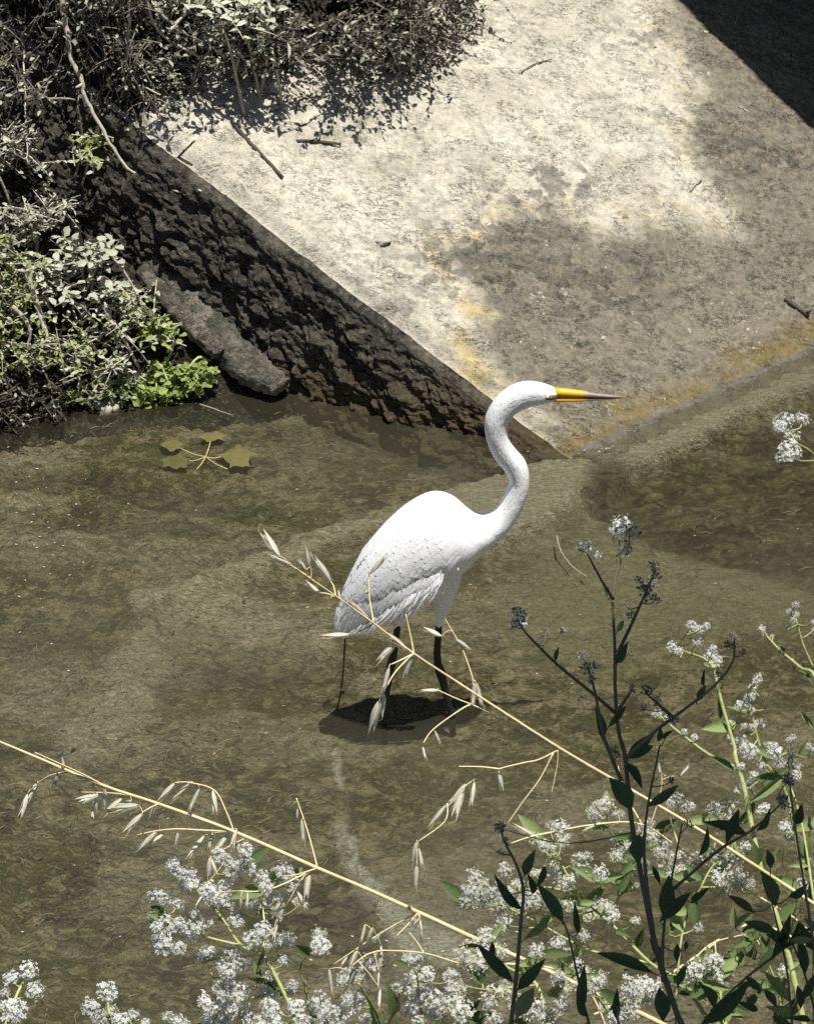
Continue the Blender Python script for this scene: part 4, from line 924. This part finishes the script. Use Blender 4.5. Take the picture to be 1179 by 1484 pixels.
    for k in range(auto):
        e = dens[rg.randrange(len(dens))]; 
        if e[1] < 1180 and rg.random() < .7: continue
        L = rg.uniform(*leafpx)/px; dv = Vector((rg.uniform(-1, 1), rg.uniform(-.6, .6), rg.uniform(-.1, 1))).normalized()
        put_leaf(e[2], e[2]+dv*L, L*rg.uniform(.26, .4), lkey if rg.random() < .5 else 'cress_leaf_pale')
    return root
c5 = crop(680, 730, 2.3627); c6 = crop(640, 1080, 2.1874); c7 = crop(180, 1120, 2.358); c8 = crop(0, 1020, 2.563)
def S(*ls): return list(ls)
cress('bushy white flowering weed under the long oat stem', 1.98,
      [c7([(610, 900), (540, 740), (470, 620), (400, 590), (330, 490), (250, 400)]), c7([(645, 900), (630, 780), (602, 660), (650, 610)]), c7([(400, 590), (280, 560), (180, 520)]), c7([(470, 620), (480, 530), (470, 440)]), c7([(540, 740), (430, 770), (340, 760)])],
      c7([(165, 315, 22), (190, 340, 25), (215, 350, 28), (235, 380, 25), (345, 295, 30), (375, 330, 28), (415, 262, 24), (420, 320, 28), (435, 300, 20), (475, 355, 25), (545, 335, 28), (560, 375, 28), (485, 395, 22), (345, 385, 28), (320, 420, 40), (345, 440, 35), (105, 420, 25), (140, 430, 25), (180, 450, 25), (245, 485, 20), (460, 455, 28), (500, 495, 32), (600, 445, 24), (385, 505, 24), (100, 500, 25), (150, 520, 28), (210, 530, 30), (240, 550, 28), (130, 585, 38), (185, 600, 22), (275, 625, 28), (365, 610, 28), (395, 655, 25), (355, 680, 28), (440, 570, 28), (490, 590, 22), (550, 570, 28), (545, 640, 20), (665, 555, 28), (670, 590, 28), (495, 735, 35), (345, 740, 32), (405, 745, 28), (280, 785, 25), (300, 820, 20), (355, 800, 40), (415, 820, 35), (495, 800, 30), (510, 840, 30), (590, 800, 25), (670, 795, 38), (560, 740, 25), (500, 690, 22), (290, 400, 24), (310, 450, 26), (270, 520, 22), (520, 350, 22), (440, 850, 28), (330, 850, 30), (610, 850, 26)]),
      c7([(470, 700, 440, 640, 24), (560, 790, 530, 740, 24), (455, 660, 480, 600, 20), (575, 830, 600, 790, 22)]), CW, auto=10, seed=11, extra=.35)
cress('small white flowering weed alone at the water side of the bank', 1.95, [c8([(0, 1260), (60, 1090), (100, 1010)])],
      c8([(105, 990, 32), (40, 1020, 28), (130, 1065, 32), (55, 1140, 38), (20, 1075, 20), (15, 1120, 18)]), [], CW, seed=12)
cress('low white flowering weed with only its tips showing, next to the lone small weed', 1.93, [c8([(430, 1260), (405, 1140), (400, 1090)])],
      c8([(400, 1070, 30), (340, 1130, 28), (410, 1145, 28), (495, 1160, 25), (370, 1180, 25), (540, 1185, 15), (450, 1180, 25)]), [], CW, seed=13)
cress('lowest white flowering weed, few clusters beside the bushy one', 1.92, [c8([(690, 1290), (670, 1230), (650, 1190)])], c8([(660, 1175, 25), (620, 1160, 20), (690, 1190, 18)]), [], CW, seed=14)
cress('white flowering weed tangled with hanging oat spikelets', 1.96, [c7([(890, 900), (860, 820), (800, 720)]), c7([(1020, 900), (1010, 780), (1000, 690)]), c7([(890, 880), (930, 800), (940, 750)])],
      c7([(760, 700, 30), (790, 780, 28), (835, 660, 35), (825, 840, 20), (940, 735, 25), (1000, 720, 40), (1050, 770, 35), (975, 810, 25), (1035, 690, 25), (995, 640, 22), (1150, 835, 30), (740, 835, 35), (1120, 690, 25), (1150, 740, 20), (810, 690, 24), (1010, 760, 30), (700, 850, 24)]),
      c7([(880, 860, 885, 815, 22)]), CW, auto=8, seed=15, extra=.6)
cress('wide creamy flowering weed behind the dark leaved plant', 2.06,
      [c6([(860, 900), (760, 750), (660, 690), (540, 570), (440, 480), (380, 380)]), c6([(540, 570), (560, 480), (610, 380), (640, 320)]), c6([(660, 690), (470, 650), (300, 560), (180, 500)]), c6([(440, 480), (330, 450), (230, 470)]), c6([(740, 884), (760, 600), (830, 430), (860, 380)])],
      c6([(65, 495, 22), (105, 420, 25), (130, 450, 28), (120, 495, 22), (160, 475, 28), (190, 510, 30), (230, 520, 28), (260, 500, 25), (200, 400, 20), (240, 440, 20), (290, 295, 20), (325, 320, 20), (380, 265, 25), (385, 300, 22), (355, 330, 22), (350, 385, 22), (310, 410, 20), (430, 365, 22), (450, 395, 22), (500, 405, 22), (410, 430, 22), (480, 540, 22), (520, 510, 25), (500, 500, 22), (540, 540, 22), (470, 600, 18), (560, 305, 25), (590, 330, 25), (620, 450, 18), (660, 260, 20), (665, 290, 22), (700, 310, 22), (690, 340, 20), (640, 385, 20), (700, 390, 22), (760, 360, 25), (820, 360, 25), (760, 395, 22), (880, 360, 25), (900, 390, 28), (930, 400, 30), (880, 420, 25), (940, 430, 25), (900, 195, 28), (860, 200, 20), (520, 190, 22), (490, 190, 15), (470, 210, 15), (560, 220, 18), (745, 170, 18), (770, 195, 15), (930, 245, 18), (960, 320, 18), (950, 340, 18), (810, 575, 15), (615, 555, 12), (290, 480, 24), (320, 500, 22), (210, 470, 24), (400, 510, 20), (550, 350, 20), (720, 350, 18)]),
      c6([(560, 470, 600, 400, 26), (660, 690, 700, 640, 30), (540, 590, 600, 610, 22), (620, 640, 640, 580, 26), (720, 600, 740, 540, 22), (420, 470, 400, 410, 20)]), CC, auto=40, seed=16, extra=.8)
cress('short creamy flowering weed low under the second dark plant', 1.90,
      [c6([(330, 900), (300, 760), (200, 700), (120, 640)]), c6([(560, 900), (480, 780), (400, 700)])],
      c6([(140, 600, 22), (90, 640, 28), (130, 670, 30), (60, 660, 22), (110, 690, 25), (30, 740, 28), (60, 780, 28), (160, 800, 35), (200, 770, 28), (70, 865, 35), (130, 865, 25), (290, 840, 35), (330, 860, 25), (300, 650, 20), (370, 635, 25), (370, 740, 22), (390, 770, 25), (450, 720, 25), (500, 740, 25), (480, 760, 22), (380, 820, 25), (430, 700, 20), (600, 770, 35), (640, 790, 35), (590, 820, 30), (670, 770, 28), (520, 830, 25), (560, 860, 30), (240, 820, 25)]),
      c6([(300, 640, 340, 660, 26), (440, 640, 400, 700, 22)]), CC, auto=24, seed=17, extra=.6)
cress('leafy flowering weed filling the gap beside the tall pale stem', 2.02,
      [c6([(900, 900), (880, 780), (850, 700)]), c6([(1080, 900), (1060, 760), (1000, 620)])],
      c6([(800, 720, 28), (860, 690, 30), (830, 740, 28), (925, 570, 10), (1080, 720, 15), (820, 690, 22), (870, 740, 22)]),
      c6([(960, 700, 905, 640, 50), (990, 680, 960, 610, 40), (1010, 720, 1050, 640, 36), (900, 800, 960, 760, 30), (940, 830, 1010, 790, 34), (780, 800, 840, 770, 26), (1080, 800, 1050, 740, 34), (1100, 760, 1150, 700, 40), (1010, 600, 960, 560, 30), (1060, 560, 1120, 500, 40)]), CC, auto=52, seed=18, extra=1, lkey='cress_leaf', leafpx=(24, 54))
cress('tall pale stemmed weed with flowers above the bend of the oat stem', 1.97,
      [c6([(1150, 900), (1090, 640), (1010, 390), (960, 150), (930, 40)])+c5([(905, 830), (862, 680), (835, 560)]), c5([(905, 900), (820, 860), (700, 770), (650, 725)]), c5([(835, 560), (800, 530), (730, 505)])],
      c5([(760, 415, 15), (785, 430, 15), (690, 490, 18), (715, 505, 12), (780, 470, 18), (830, 520, 25), (850, 540, 18), (810, 420, 12), (835, 495, 12), (845, 590, 12), (640, 720, 20), (680, 735, 15), (735, 780, 10), (770, 800, 10), (820, 545, 18)]),
      c5([(860, 640, 850, 600, 18, 'cress_leaf_pale'), (858, 735, 850, 670, 22), (900, 800, 860, 745, 24, 'cress_leaf_pale'), (905, 915, 820, 862, 26)])+c6([(975, 180, 1105, 80, 30, 'cress_leaf_pale'), (1000, 380, 990, 310, 30), (1020, 390, 1060, 330, 30, 'cress_leaf_pale')]), CW, auto=6, seed=19, r0=5, r1=2)
cress('airy weed with scattered small white flowers by the tall pale stem', 2.05,
      [c6([(1179, 640), (1130, 350), (1090, 150)])+c5([(1010, 880), (970, 740), (965, 690)]), c5([(1010, 880), (1045, 870), (1090, 850)]), c6([(1179, 500), (1140, 250), (1100, 120)])],
      c5([(985, 600, 15), (970, 630, 18), (950, 665, 12), (925, 690, 15), (965, 705, 12), (1015, 700, 8), (990, 755, 18), (900, 740, 10), (890, 800, 10), (955, 845, 25), (1035, 830, 12), (1045, 855, 25), (1105, 800, 12), (930, 900, 12), (970, 935, 18), (1000, 900, 15), (1080, 885, 15), (1120, 900, 15), (1120, 930, 15), (1160, 830, 10), (940, 760, 10), (1060, 890, 16), (980, 610, 14)])+c6([(1140, 440, 18), (1085, 260, 18), (1100, 290, 15), (950, 130, 14), (1020, 200, 14)]),
      c5([(1120, 870, 1165, 800, 24), (1040, 940, 1100, 900, 22)])+c6([(1120, 250, 1135, 190, 30), (1150, 360, 1160, 290, 34), (1090, 460, 1179, 500, 30), (1170, 420, 1120, 330, 30)]), CW, auto=26, seed=20, extra=.5)
cress('sprig with green buds standing beside the airy weed', 2.08, [c6([(1230, 700), (1210, 200)])+c5([(1190, 625), (1130, 560), (1060, 500), (1010, 445)]), c5([(1175, 560), (1140, 480), (1115, 390)])],
      c5([(1115, 345, 12), (1095, 370, 12), (1120, 380, 10), (1000, 430, 12), (1035, 455, 8), (1060, 490, 6), (1175, 405, 8), (1105, 400, 10), (1010, 450, 8), (1178, 430, 8)]), c5([(1175, 620, 1130, 555, 16), (1179, 770, 1130, 710, 18, 'cress_leaf_pale'), (1075, 510, 1060, 485, 12)]), CC, seed=21)
cress('single white flower spray standing high over open water', 2.1, [[(1215, 1000), (1205, 720), (1180, 662), (1152, 642)]],
      [(1135, 612, 14), (1162, 608, 10), (1148, 632, 12), (1142, 655, 15), (1128, 618, 9)], [], CW, seed=22)
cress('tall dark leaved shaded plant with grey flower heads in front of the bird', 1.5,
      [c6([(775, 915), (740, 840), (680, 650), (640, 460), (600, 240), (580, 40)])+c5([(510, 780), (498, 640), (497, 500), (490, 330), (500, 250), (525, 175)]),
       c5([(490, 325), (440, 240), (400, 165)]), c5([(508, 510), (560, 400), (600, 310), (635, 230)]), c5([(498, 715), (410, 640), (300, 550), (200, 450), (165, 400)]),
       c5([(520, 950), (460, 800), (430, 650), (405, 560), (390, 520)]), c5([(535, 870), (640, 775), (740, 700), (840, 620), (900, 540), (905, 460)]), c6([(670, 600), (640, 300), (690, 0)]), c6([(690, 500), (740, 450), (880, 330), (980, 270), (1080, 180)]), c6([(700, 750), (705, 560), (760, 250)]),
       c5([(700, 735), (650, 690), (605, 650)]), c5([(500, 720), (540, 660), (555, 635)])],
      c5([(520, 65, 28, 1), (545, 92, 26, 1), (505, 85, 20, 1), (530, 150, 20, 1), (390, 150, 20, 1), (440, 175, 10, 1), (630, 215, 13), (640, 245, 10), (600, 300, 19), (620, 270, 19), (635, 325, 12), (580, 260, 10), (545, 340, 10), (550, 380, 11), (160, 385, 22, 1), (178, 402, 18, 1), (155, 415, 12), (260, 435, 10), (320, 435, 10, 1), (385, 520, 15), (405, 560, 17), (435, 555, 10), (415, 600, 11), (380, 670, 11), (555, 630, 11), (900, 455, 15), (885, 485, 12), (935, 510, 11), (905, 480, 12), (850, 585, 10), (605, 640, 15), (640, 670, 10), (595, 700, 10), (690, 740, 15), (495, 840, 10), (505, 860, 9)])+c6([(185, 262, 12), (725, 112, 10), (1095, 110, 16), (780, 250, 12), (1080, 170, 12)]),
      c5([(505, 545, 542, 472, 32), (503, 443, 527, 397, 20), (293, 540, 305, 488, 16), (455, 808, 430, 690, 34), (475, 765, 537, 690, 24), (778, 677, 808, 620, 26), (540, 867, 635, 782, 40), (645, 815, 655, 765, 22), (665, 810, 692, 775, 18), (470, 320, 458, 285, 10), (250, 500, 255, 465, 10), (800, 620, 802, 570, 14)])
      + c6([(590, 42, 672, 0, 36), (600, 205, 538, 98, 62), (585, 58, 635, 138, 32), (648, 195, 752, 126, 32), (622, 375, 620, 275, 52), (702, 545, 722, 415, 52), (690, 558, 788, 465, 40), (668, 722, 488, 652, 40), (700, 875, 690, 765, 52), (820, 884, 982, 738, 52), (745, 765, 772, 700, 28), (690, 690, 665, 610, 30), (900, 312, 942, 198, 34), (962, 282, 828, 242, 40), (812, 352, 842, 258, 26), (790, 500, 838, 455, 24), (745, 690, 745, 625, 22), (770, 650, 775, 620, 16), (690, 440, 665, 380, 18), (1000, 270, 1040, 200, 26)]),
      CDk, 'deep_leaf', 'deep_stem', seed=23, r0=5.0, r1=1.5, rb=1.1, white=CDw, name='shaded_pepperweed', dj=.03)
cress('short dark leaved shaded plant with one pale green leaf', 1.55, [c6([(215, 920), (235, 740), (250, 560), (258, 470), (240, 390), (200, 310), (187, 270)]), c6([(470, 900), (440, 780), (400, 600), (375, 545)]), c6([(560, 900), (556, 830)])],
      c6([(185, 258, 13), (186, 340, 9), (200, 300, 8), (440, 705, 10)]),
      c6([(252, 520, 165, 418, 34), (225, 750, 112, 632, 40), (382, 560, 308, 438, 44), (262, 412, 292, 335, 34), (240, 775, 328, 676, 40), (290, 470, 272, 408, 26), (300, 450, 335, 375, 24), (235, 865, 292, 768, 52, 'cress_leaf_pale'), (260, 615, 352, 538, 28, 'cress_leaf_pale'), (432, 595, 420, 500, 22), (442, 842, 450, 698, 34), (555, 872, 556, 770, 26), (160, 680, 160, 620, 20), (460, 860, 425, 790, 26)]),  # leaves that catch the light get the paler material
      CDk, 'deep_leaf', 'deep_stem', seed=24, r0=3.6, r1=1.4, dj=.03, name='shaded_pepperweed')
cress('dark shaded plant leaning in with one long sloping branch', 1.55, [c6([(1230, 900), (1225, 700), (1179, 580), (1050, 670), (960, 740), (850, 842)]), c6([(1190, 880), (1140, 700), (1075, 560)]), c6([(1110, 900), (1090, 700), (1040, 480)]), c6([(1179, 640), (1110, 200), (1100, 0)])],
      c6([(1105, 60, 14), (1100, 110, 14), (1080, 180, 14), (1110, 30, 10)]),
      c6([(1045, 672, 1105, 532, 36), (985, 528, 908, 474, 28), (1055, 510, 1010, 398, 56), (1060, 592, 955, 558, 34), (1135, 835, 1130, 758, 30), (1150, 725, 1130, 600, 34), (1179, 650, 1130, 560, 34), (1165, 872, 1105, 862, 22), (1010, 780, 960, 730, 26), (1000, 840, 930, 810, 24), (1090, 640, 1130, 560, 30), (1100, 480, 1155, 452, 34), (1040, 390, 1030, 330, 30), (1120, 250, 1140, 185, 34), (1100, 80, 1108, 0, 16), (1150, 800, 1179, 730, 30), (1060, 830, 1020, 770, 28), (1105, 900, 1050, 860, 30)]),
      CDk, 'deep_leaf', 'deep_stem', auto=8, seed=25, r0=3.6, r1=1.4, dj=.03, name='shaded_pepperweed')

# wild oats -----------------------------------------------------------------
def make_spikelet(seed, open_):
    rg = random.Random(seed); mb = MB()
    for sg in (-1, 1):
        vs = []; prof = [(0, .02), (.12, .11), (.3, .17), (.5, .16), (.72, .10), (.9, .04), (1, .004)]
        for tt_, h in prof:
            y = sg*(.03+open_*tt_*.9+.03*math.sin(tt_*3)); vs += [(tt_, y-h*.45, h*.75), (tt_, y+sg*h*.45, 0), (tt_, y-h*.45, -h*.75)] if sg > 0 else [(tt_, y+h*.45, h*.75), (tt_, y+sg*h*.45, 0), (tt_, y+h*.45, -h*.75)]
        mb.add(vs, [(3*k+a, 3*k+a+1, 3*k+a+4, 3*k+a+3) for k in range(6) for a in (0, 1)], 0)
    mb.tube([(.05, 0, 0), (.35, 0, 0), (.7, rg.uniform(-.02, .02), 0), (.86, 0, 0)], [.02, .055, .04, .004], 6, 0)
    mb.tube([(.5, 0, .02), (1.05, rg.uniform(-.1, .1), .03), (1.2, rg.uniform(-.15, .15), .0)], [.008, .006, .003], 3, 1)
    return mb.mesh('spikelet', [M['oat_husk'], M['straw']])
SPK = [make_spikelet(k, o_) for k, o_ in enumerate((.02, .05, .09, .14, .04))]
def oat(label, d, rachis, r0, r1, branches, spikes, seed, rootpx=None, name='wild_oat', toground=True):
    rg = random.Random(seed); px = F/d; n_ = len(rachis)
    P = spline([Pd(u, v, d+.10*(1-k/(n_-1))) for k, (u, v) in enumerate(rachis)], 6)
    O = Vector((P[0].x+.10, P[0].y-.03, GZ-.03)); root = empty(name, O, label, 'wild oat')
    full = ([O, O.lerp(P[0], .6)+Vector((.04, 0, .04))] if toground else [])+P; rr = ([r0/px*1.1]*2 if toground else [])+taper(len(P), r0/px, r1/px)
    mb = MB(); mb.tube(full, rr, 7, 0, .04); link('stem', mb.mesh('stem', M['straw'], True, O), root)
    dens = [(*pix(p.x, p.y, p.z), p) for p in P]
    for bpts in branches:
        u, v = bpts[0]; e = min(dens, key=lambda q: math.hypot(q[0]-u, q[1]-v)); d0 = (e[2]-CAM).dot(FW); d1 = d0+rg.uniform(-.03, .03)
        B_ = spline([e[2]]+[Pd(uu, vv, d0+(d1-d0)*(k+1)/len(bpts)) for k, (uu, vv) in enumerate(bpts[1:])], 5)
        mb = MB(); mb.tube(B_, taper(len(B_), 1.5/px, .8/px), 5); link('branch', mb.mesh('branch', M['straw'], True, O), root)
        dens += [(*pix(p.x, p.y, p.z), p) for p in B_[1:]]
    for (u0, v0, u1, v1) in spikes:
        e = min(dens, key=lambda q: math.hypot(q[0]-u0, q[1]-v0)); dd_ = (e[2]-CAM).dot(FW)+rg.uniform(-.006, .006)
        b = Pd(u0, v0, dd_); tp = Pd(u1, v1, dd_+rg.uniform(-.008, .008)); L = (tp-b).length
        host = root
        if (e[2]-b).length > .002:
            mb = MB(); mb.tube(spline([e[2], e[2].lerp(b, .5)+Vector((0, 0, .0015)), b], 3), .6/px, 4); host = link('stalk', mb.mesh('stalk', M['straw'], True, O), root)
        nr = (-FW+Vector((rg.uniform(-.7, .7), 0, rg.uniform(-.5, .5)))).normalized()
        link('spikelet', SPK[rg.randrange(5)], host, Matrix.Translation(-O) @ axes(b, tp, nr, L*.97, L*rg.uniform(.62, .95), L*.72))
    return root
k5 = crop(350, 740, 3.1865); k6 = crop(560, 860, 3.93); k8 = c8; k7 = crop(400, 1080, 3.684)
def SK(cf, L): return [tuple(cf([(a, b)])[0])+tuple(cf([(c_, d_)])[0]) for a, b, c_, d_ in L]
oat('golden wild oat stem with open spikelets crossing in front of the bird', 1.86,
    [(1240, 1350), (1110, 1265), (1000, 1195), (880, 1125), (812, 1085)]+k5([(1179, 912), (985, 785), (795, 660), (610, 520), (460, 412), (320, 315)]), 3.0, 1.0,
    [k5([(795, 660), (780, 580), (757, 477)]), k5([(610, 520), (590, 400), (588, 300)]), k5([(600, 530), (550, 555), (495, 573)]), k5([(795, 660), (735, 690), (690, 710)]), k5([(790, 662), (710, 745), (665, 820), (635, 880)]), k5([(440, 395), (425, 350), (410, 325)]), k5([(455, 412), (400, 385), (365, 380)]), k5([(320, 315), (285, 290), (225, 250)]), k5([(330, 310), (322, 280), (315, 255)]),
     k6([(990, 885), (880, 835), (780, 785), (650, 720), (560, 670), (490, 635), (400, 600), (290, 550)]), k6([(490, 625), (440, 650), (270, 770), (210, 850)]), k6([(495, 640), (492, 500), (440, 340), (400, 260), (332, 145)]),
     k6([(990, 885), (870, 945), (780, 965), (640, 1000), (490, 1065), (345, 1195)]), k6([(960, 920), (870, 1060), (780, 1180), (685, 1315)]), k6([(980, 890), (970, 980), (935, 1150)]), k6([(640, 1000), (540, 988), (410, 985)]), k6([(345, 1195), (330, 1300), (176, 1415)])],
    SK(k5, [(175, 210, 88, 88), (225, 250, 115, 203), (315, 255, 293, 160), (300, 275, 262, 222), (410, 325, 330, 210), (365, 382, 290, 327), (410, 410, 425, 375), (455, 415, 447, 362), (575, 487, 490, 410), (495, 573, 362, 583), (592, 292, 670, 205), (570, 380, 590, 376), (757, 477, 798, 435), (760, 640, 665, 575), (712, 612, 622, 705), (785, 660, 748, 783), (680, 725, 650, 845), (660, 850, 640, 960), (635, 880, 596, 1030), (922, 580, 835, 542), (990, 595, 1062, 652), (1078, 795, 1062, 925), (1082, 795, 1112, 915), (910, 830, 822, 832), (890, 1015, 918, 1083)])
    + SK(k6, [(460, 1075, 360, 1230), (440, 1110, 380, 1290), (340, 1205, 235, 1345), (498, 1075, 477, 1215), (635, 1010, 658, 1130), (205, 870, 225, 945)])
    + SK(k7, [(750, 515, 718, 655), (762, 550, 785, 660), (750, 645, 745, 780)]), 61)
oat('long straw wild oat stem running from the flowers out over the stream', 1.9,
    [(1060, 1540), (955, 1482), (882, 1448), (768, 1395), (688, 1360), (606, 1322), (533, 1289), (460, 1258), (339, 1205), (230, 1165), (152, 1139), (55, 1098), (0, 1075), (-60, 1050)], 4.2, 1.6,
    [k8([(240, 242), (190, 265), (135, 298)]), k8([(385, 303), (310, 262), (240, 230), (130, 180)]), k8([(590, 373), (450, 335), (300, 328)]), k8([(590, 376), (560, 385), (530, 402)]), k8([(870, 477), (760, 470), (660, 465), (580, 472), (510, 487)]), k8([(872, 479), (810, 478), (760, 488)]), k8([(868, 474), (840, 400), (795, 320), (700, 292), (650, 293)]), k8([(1170, 607), (1150, 500), (1125, 420), (1100, 350)]), k8([(1165, 610), (1100, 635), (1050, 640)]), k8([(1165, 612), (1120, 650), (1080, 720), (1030, 800)]),
     k7([(760, 893), (650, 950), (500, 1040), (300, 1175)]), k7([(765, 893), (700, 960), (640, 1020)]), k7([(768, 893), (772, 960), (776, 1000)]), k8([(1165, 612), (1000, 690), (885, 695)]), k8([(900, 480), (850, 530), (785, 572)])],
    SK(k8, [(140, 297, 103, 365), (103, 335, 73, 425), (215, 255, 195, 325), (240, 240, 230, 195), (365, 340, 278, 368), (390, 315, 385, 400), (358, 360, 355, 410), (345, 385, 345, 430), (455, 352, 385, 415), (490, 360, 430, 385), (515, 378, 410, 405), (580, 378, 555, 435), (530, 408, 460, 490), (580, 475, 508, 545), (610, 482, 550, 525), (662, 475, 655, 535), (760, 490, 697, 575), (790, 480, 775, 545), (845, 485, 795, 550), (880, 465, 860, 540), (650, 295, 588, 365), (708, 295, 635, 365), (740, 315, 697, 405), (790, 322, 800, 410), (780, 570, 775, 660), (785, 575, 805, 640), (1105, 360, 1075, 390), (1105, 390, 1105, 430), (1120, 430, 1128, 525), (1130, 640, 1100, 690), (1150, 625, 1135, 730), (1105, 700, 1140, 770), (1060, 710, 1010, 790), (1050, 740, 1035, 800), (1020, 830, 975, 880), (1030, 820, 1015, 880), (895, 720, 890, 770), (920, 700, 915, 760), (750, 715, 725, 755)])
    + SK(k7, [(475, 955, 450, 1060), (515, 975, 485, 1060), (440, 1095, 395, 1179), (380, 1130, 345, 1179), (555, 1010, 510, 1060), (560, 1070, 560, 1170), (770, 920, 730, 970), (775, 990, 780, 1070), (740, 920, 735, 990)]), 62)
oat('thin bleached oat stem lying low among the flowers', 1.88, [(900, 1560), (840, 1420), (700, 1395)]+k7([(1000, 1170), (790, 1110), (570, 1095)]), 2.0, 1.0,
    [k7([(800, 1108), (750, 1050), (710, 1000)]), k7([(570, 1095), (480, 1120), (380, 1200)])],
    SK(k7, [(560, 1100, 545, 1200), (540, 1105, 500, 1190), (490, 1130, 470, 1230), (420, 1180, 390, 1300)])+SK(c7, [(700, 670, 712, 765), (870, 680, 868, 730), (875, 740, 870, 805), (790, 610, 770, 665)]), 63)
oat('crossed pale oat straw tucked between the creamy flowers and dark stems', 2.0, [(1250, 1420), (1100, 1340), (1010, 1385), (930, 1440), (860, 1470)], 2.4, 1.4,
    [[(1010, 1385), (1035, 1365), (1090, 1352)], [(1035, 1372), (1040, 1420), (1045, 1470)]], [(820, 1194, 742, 1196)] and [], 64)
oat('wispy dry oat branch with few spikelets over the creamy flowers', 2.0, [(1150, 1330), (1000, 1240), (930, 1195), (860, 1195), (790, 1208)], 1.6, 1.0,
    [[(800, 1206), (770, 1212), (740, 1222)], [(955, 1170), (958, 1140), (953, 1100)], [(930, 1195), (905, 1150), (895, 1110)], [(985, 1230), (970, 1185), (965, 1165)]], [(775, 1212, 740, 1194), (870, 1192, 842, 1206), (955, 1120, 953, 1098), (985, 1125, 1000, 1108)], 65)

# ------------------------------------------------------------------ an added, unseen tree whose low bough is placed to shade the dark plants
O = Vector((2.0, -4.55, GZ-.05)); tree = empty('bank_tree', O, 'leafy tree on the near bank whose low bough shades the dark plants', 'tree')
mb = MB(); mb.tube(spline([O, O+Vector((-.05, 0, .8)), O+Vector((-.1, .05, 1.6)), O+Vector((-.05, 0, 2.6))], 4), taper(13, .10, .05), 10, 0, .06); link('trunk', mb.mesh('trunk', M['bark'], True, O), tree)
bps = [O+Vector((-.1, .05, 1.5)), Vector((1.3, -4.4, 3.82)), Vector((.7, -4.28, 3.86)), Vector((.15, -4.25, 3.84))]
mb = MB(); mb.tube(spline(bps, 5), taper(16, .035, .008), 8, 0, .06); link('bough', mb.mesh('bough', M['bark'], True, O), tree)
mb = MB(); rg = random.Random(77)
for k in range(1500):
    x = rg.uniform(.10, .95); yy_ = rg.uniform(-4.55, -4.19); p = Vector((x, yy_, 3.66+rg.uniform(0, .22)))
    if x < .22 and rg.random() < .45: continue
    d = Vector((rg.uniform(-1, 1), rg.uniform(-1, 1), rg.uniform(-.3, .2))).normalized(); L = rg.uniform(.05, .09)
    leaf_into(mb, p, d, Vector((rg.uniform(-.4, .4), rg.uniform(-.4, .4), 1)), L, L*.55)
for k in range(1200):
    a_ = rg.uniform(0, 6.28); r_ = rg.uniform(0, .7); p = O+Vector((.1+r_*math.cos(a_), r_*math.sin(a_)-.1, 2.6+rg.uniform(-.7, .7)))
    d = Vector((rg.uniform(-1, 1), rg.uniform(-1, 1), rg.uniform(-.3, .2))).normalized(); L = rg.uniform(.06, .11)
    leaf_into(mb, p, d, Vector((rg.uniform(-.4, .4), rg.uniform(-.4, .4), 1)), L, L*.55)
tag(link('crown', mb.mesh('crown', M['bough_leaf'], False, O), tree), kind='stuff')
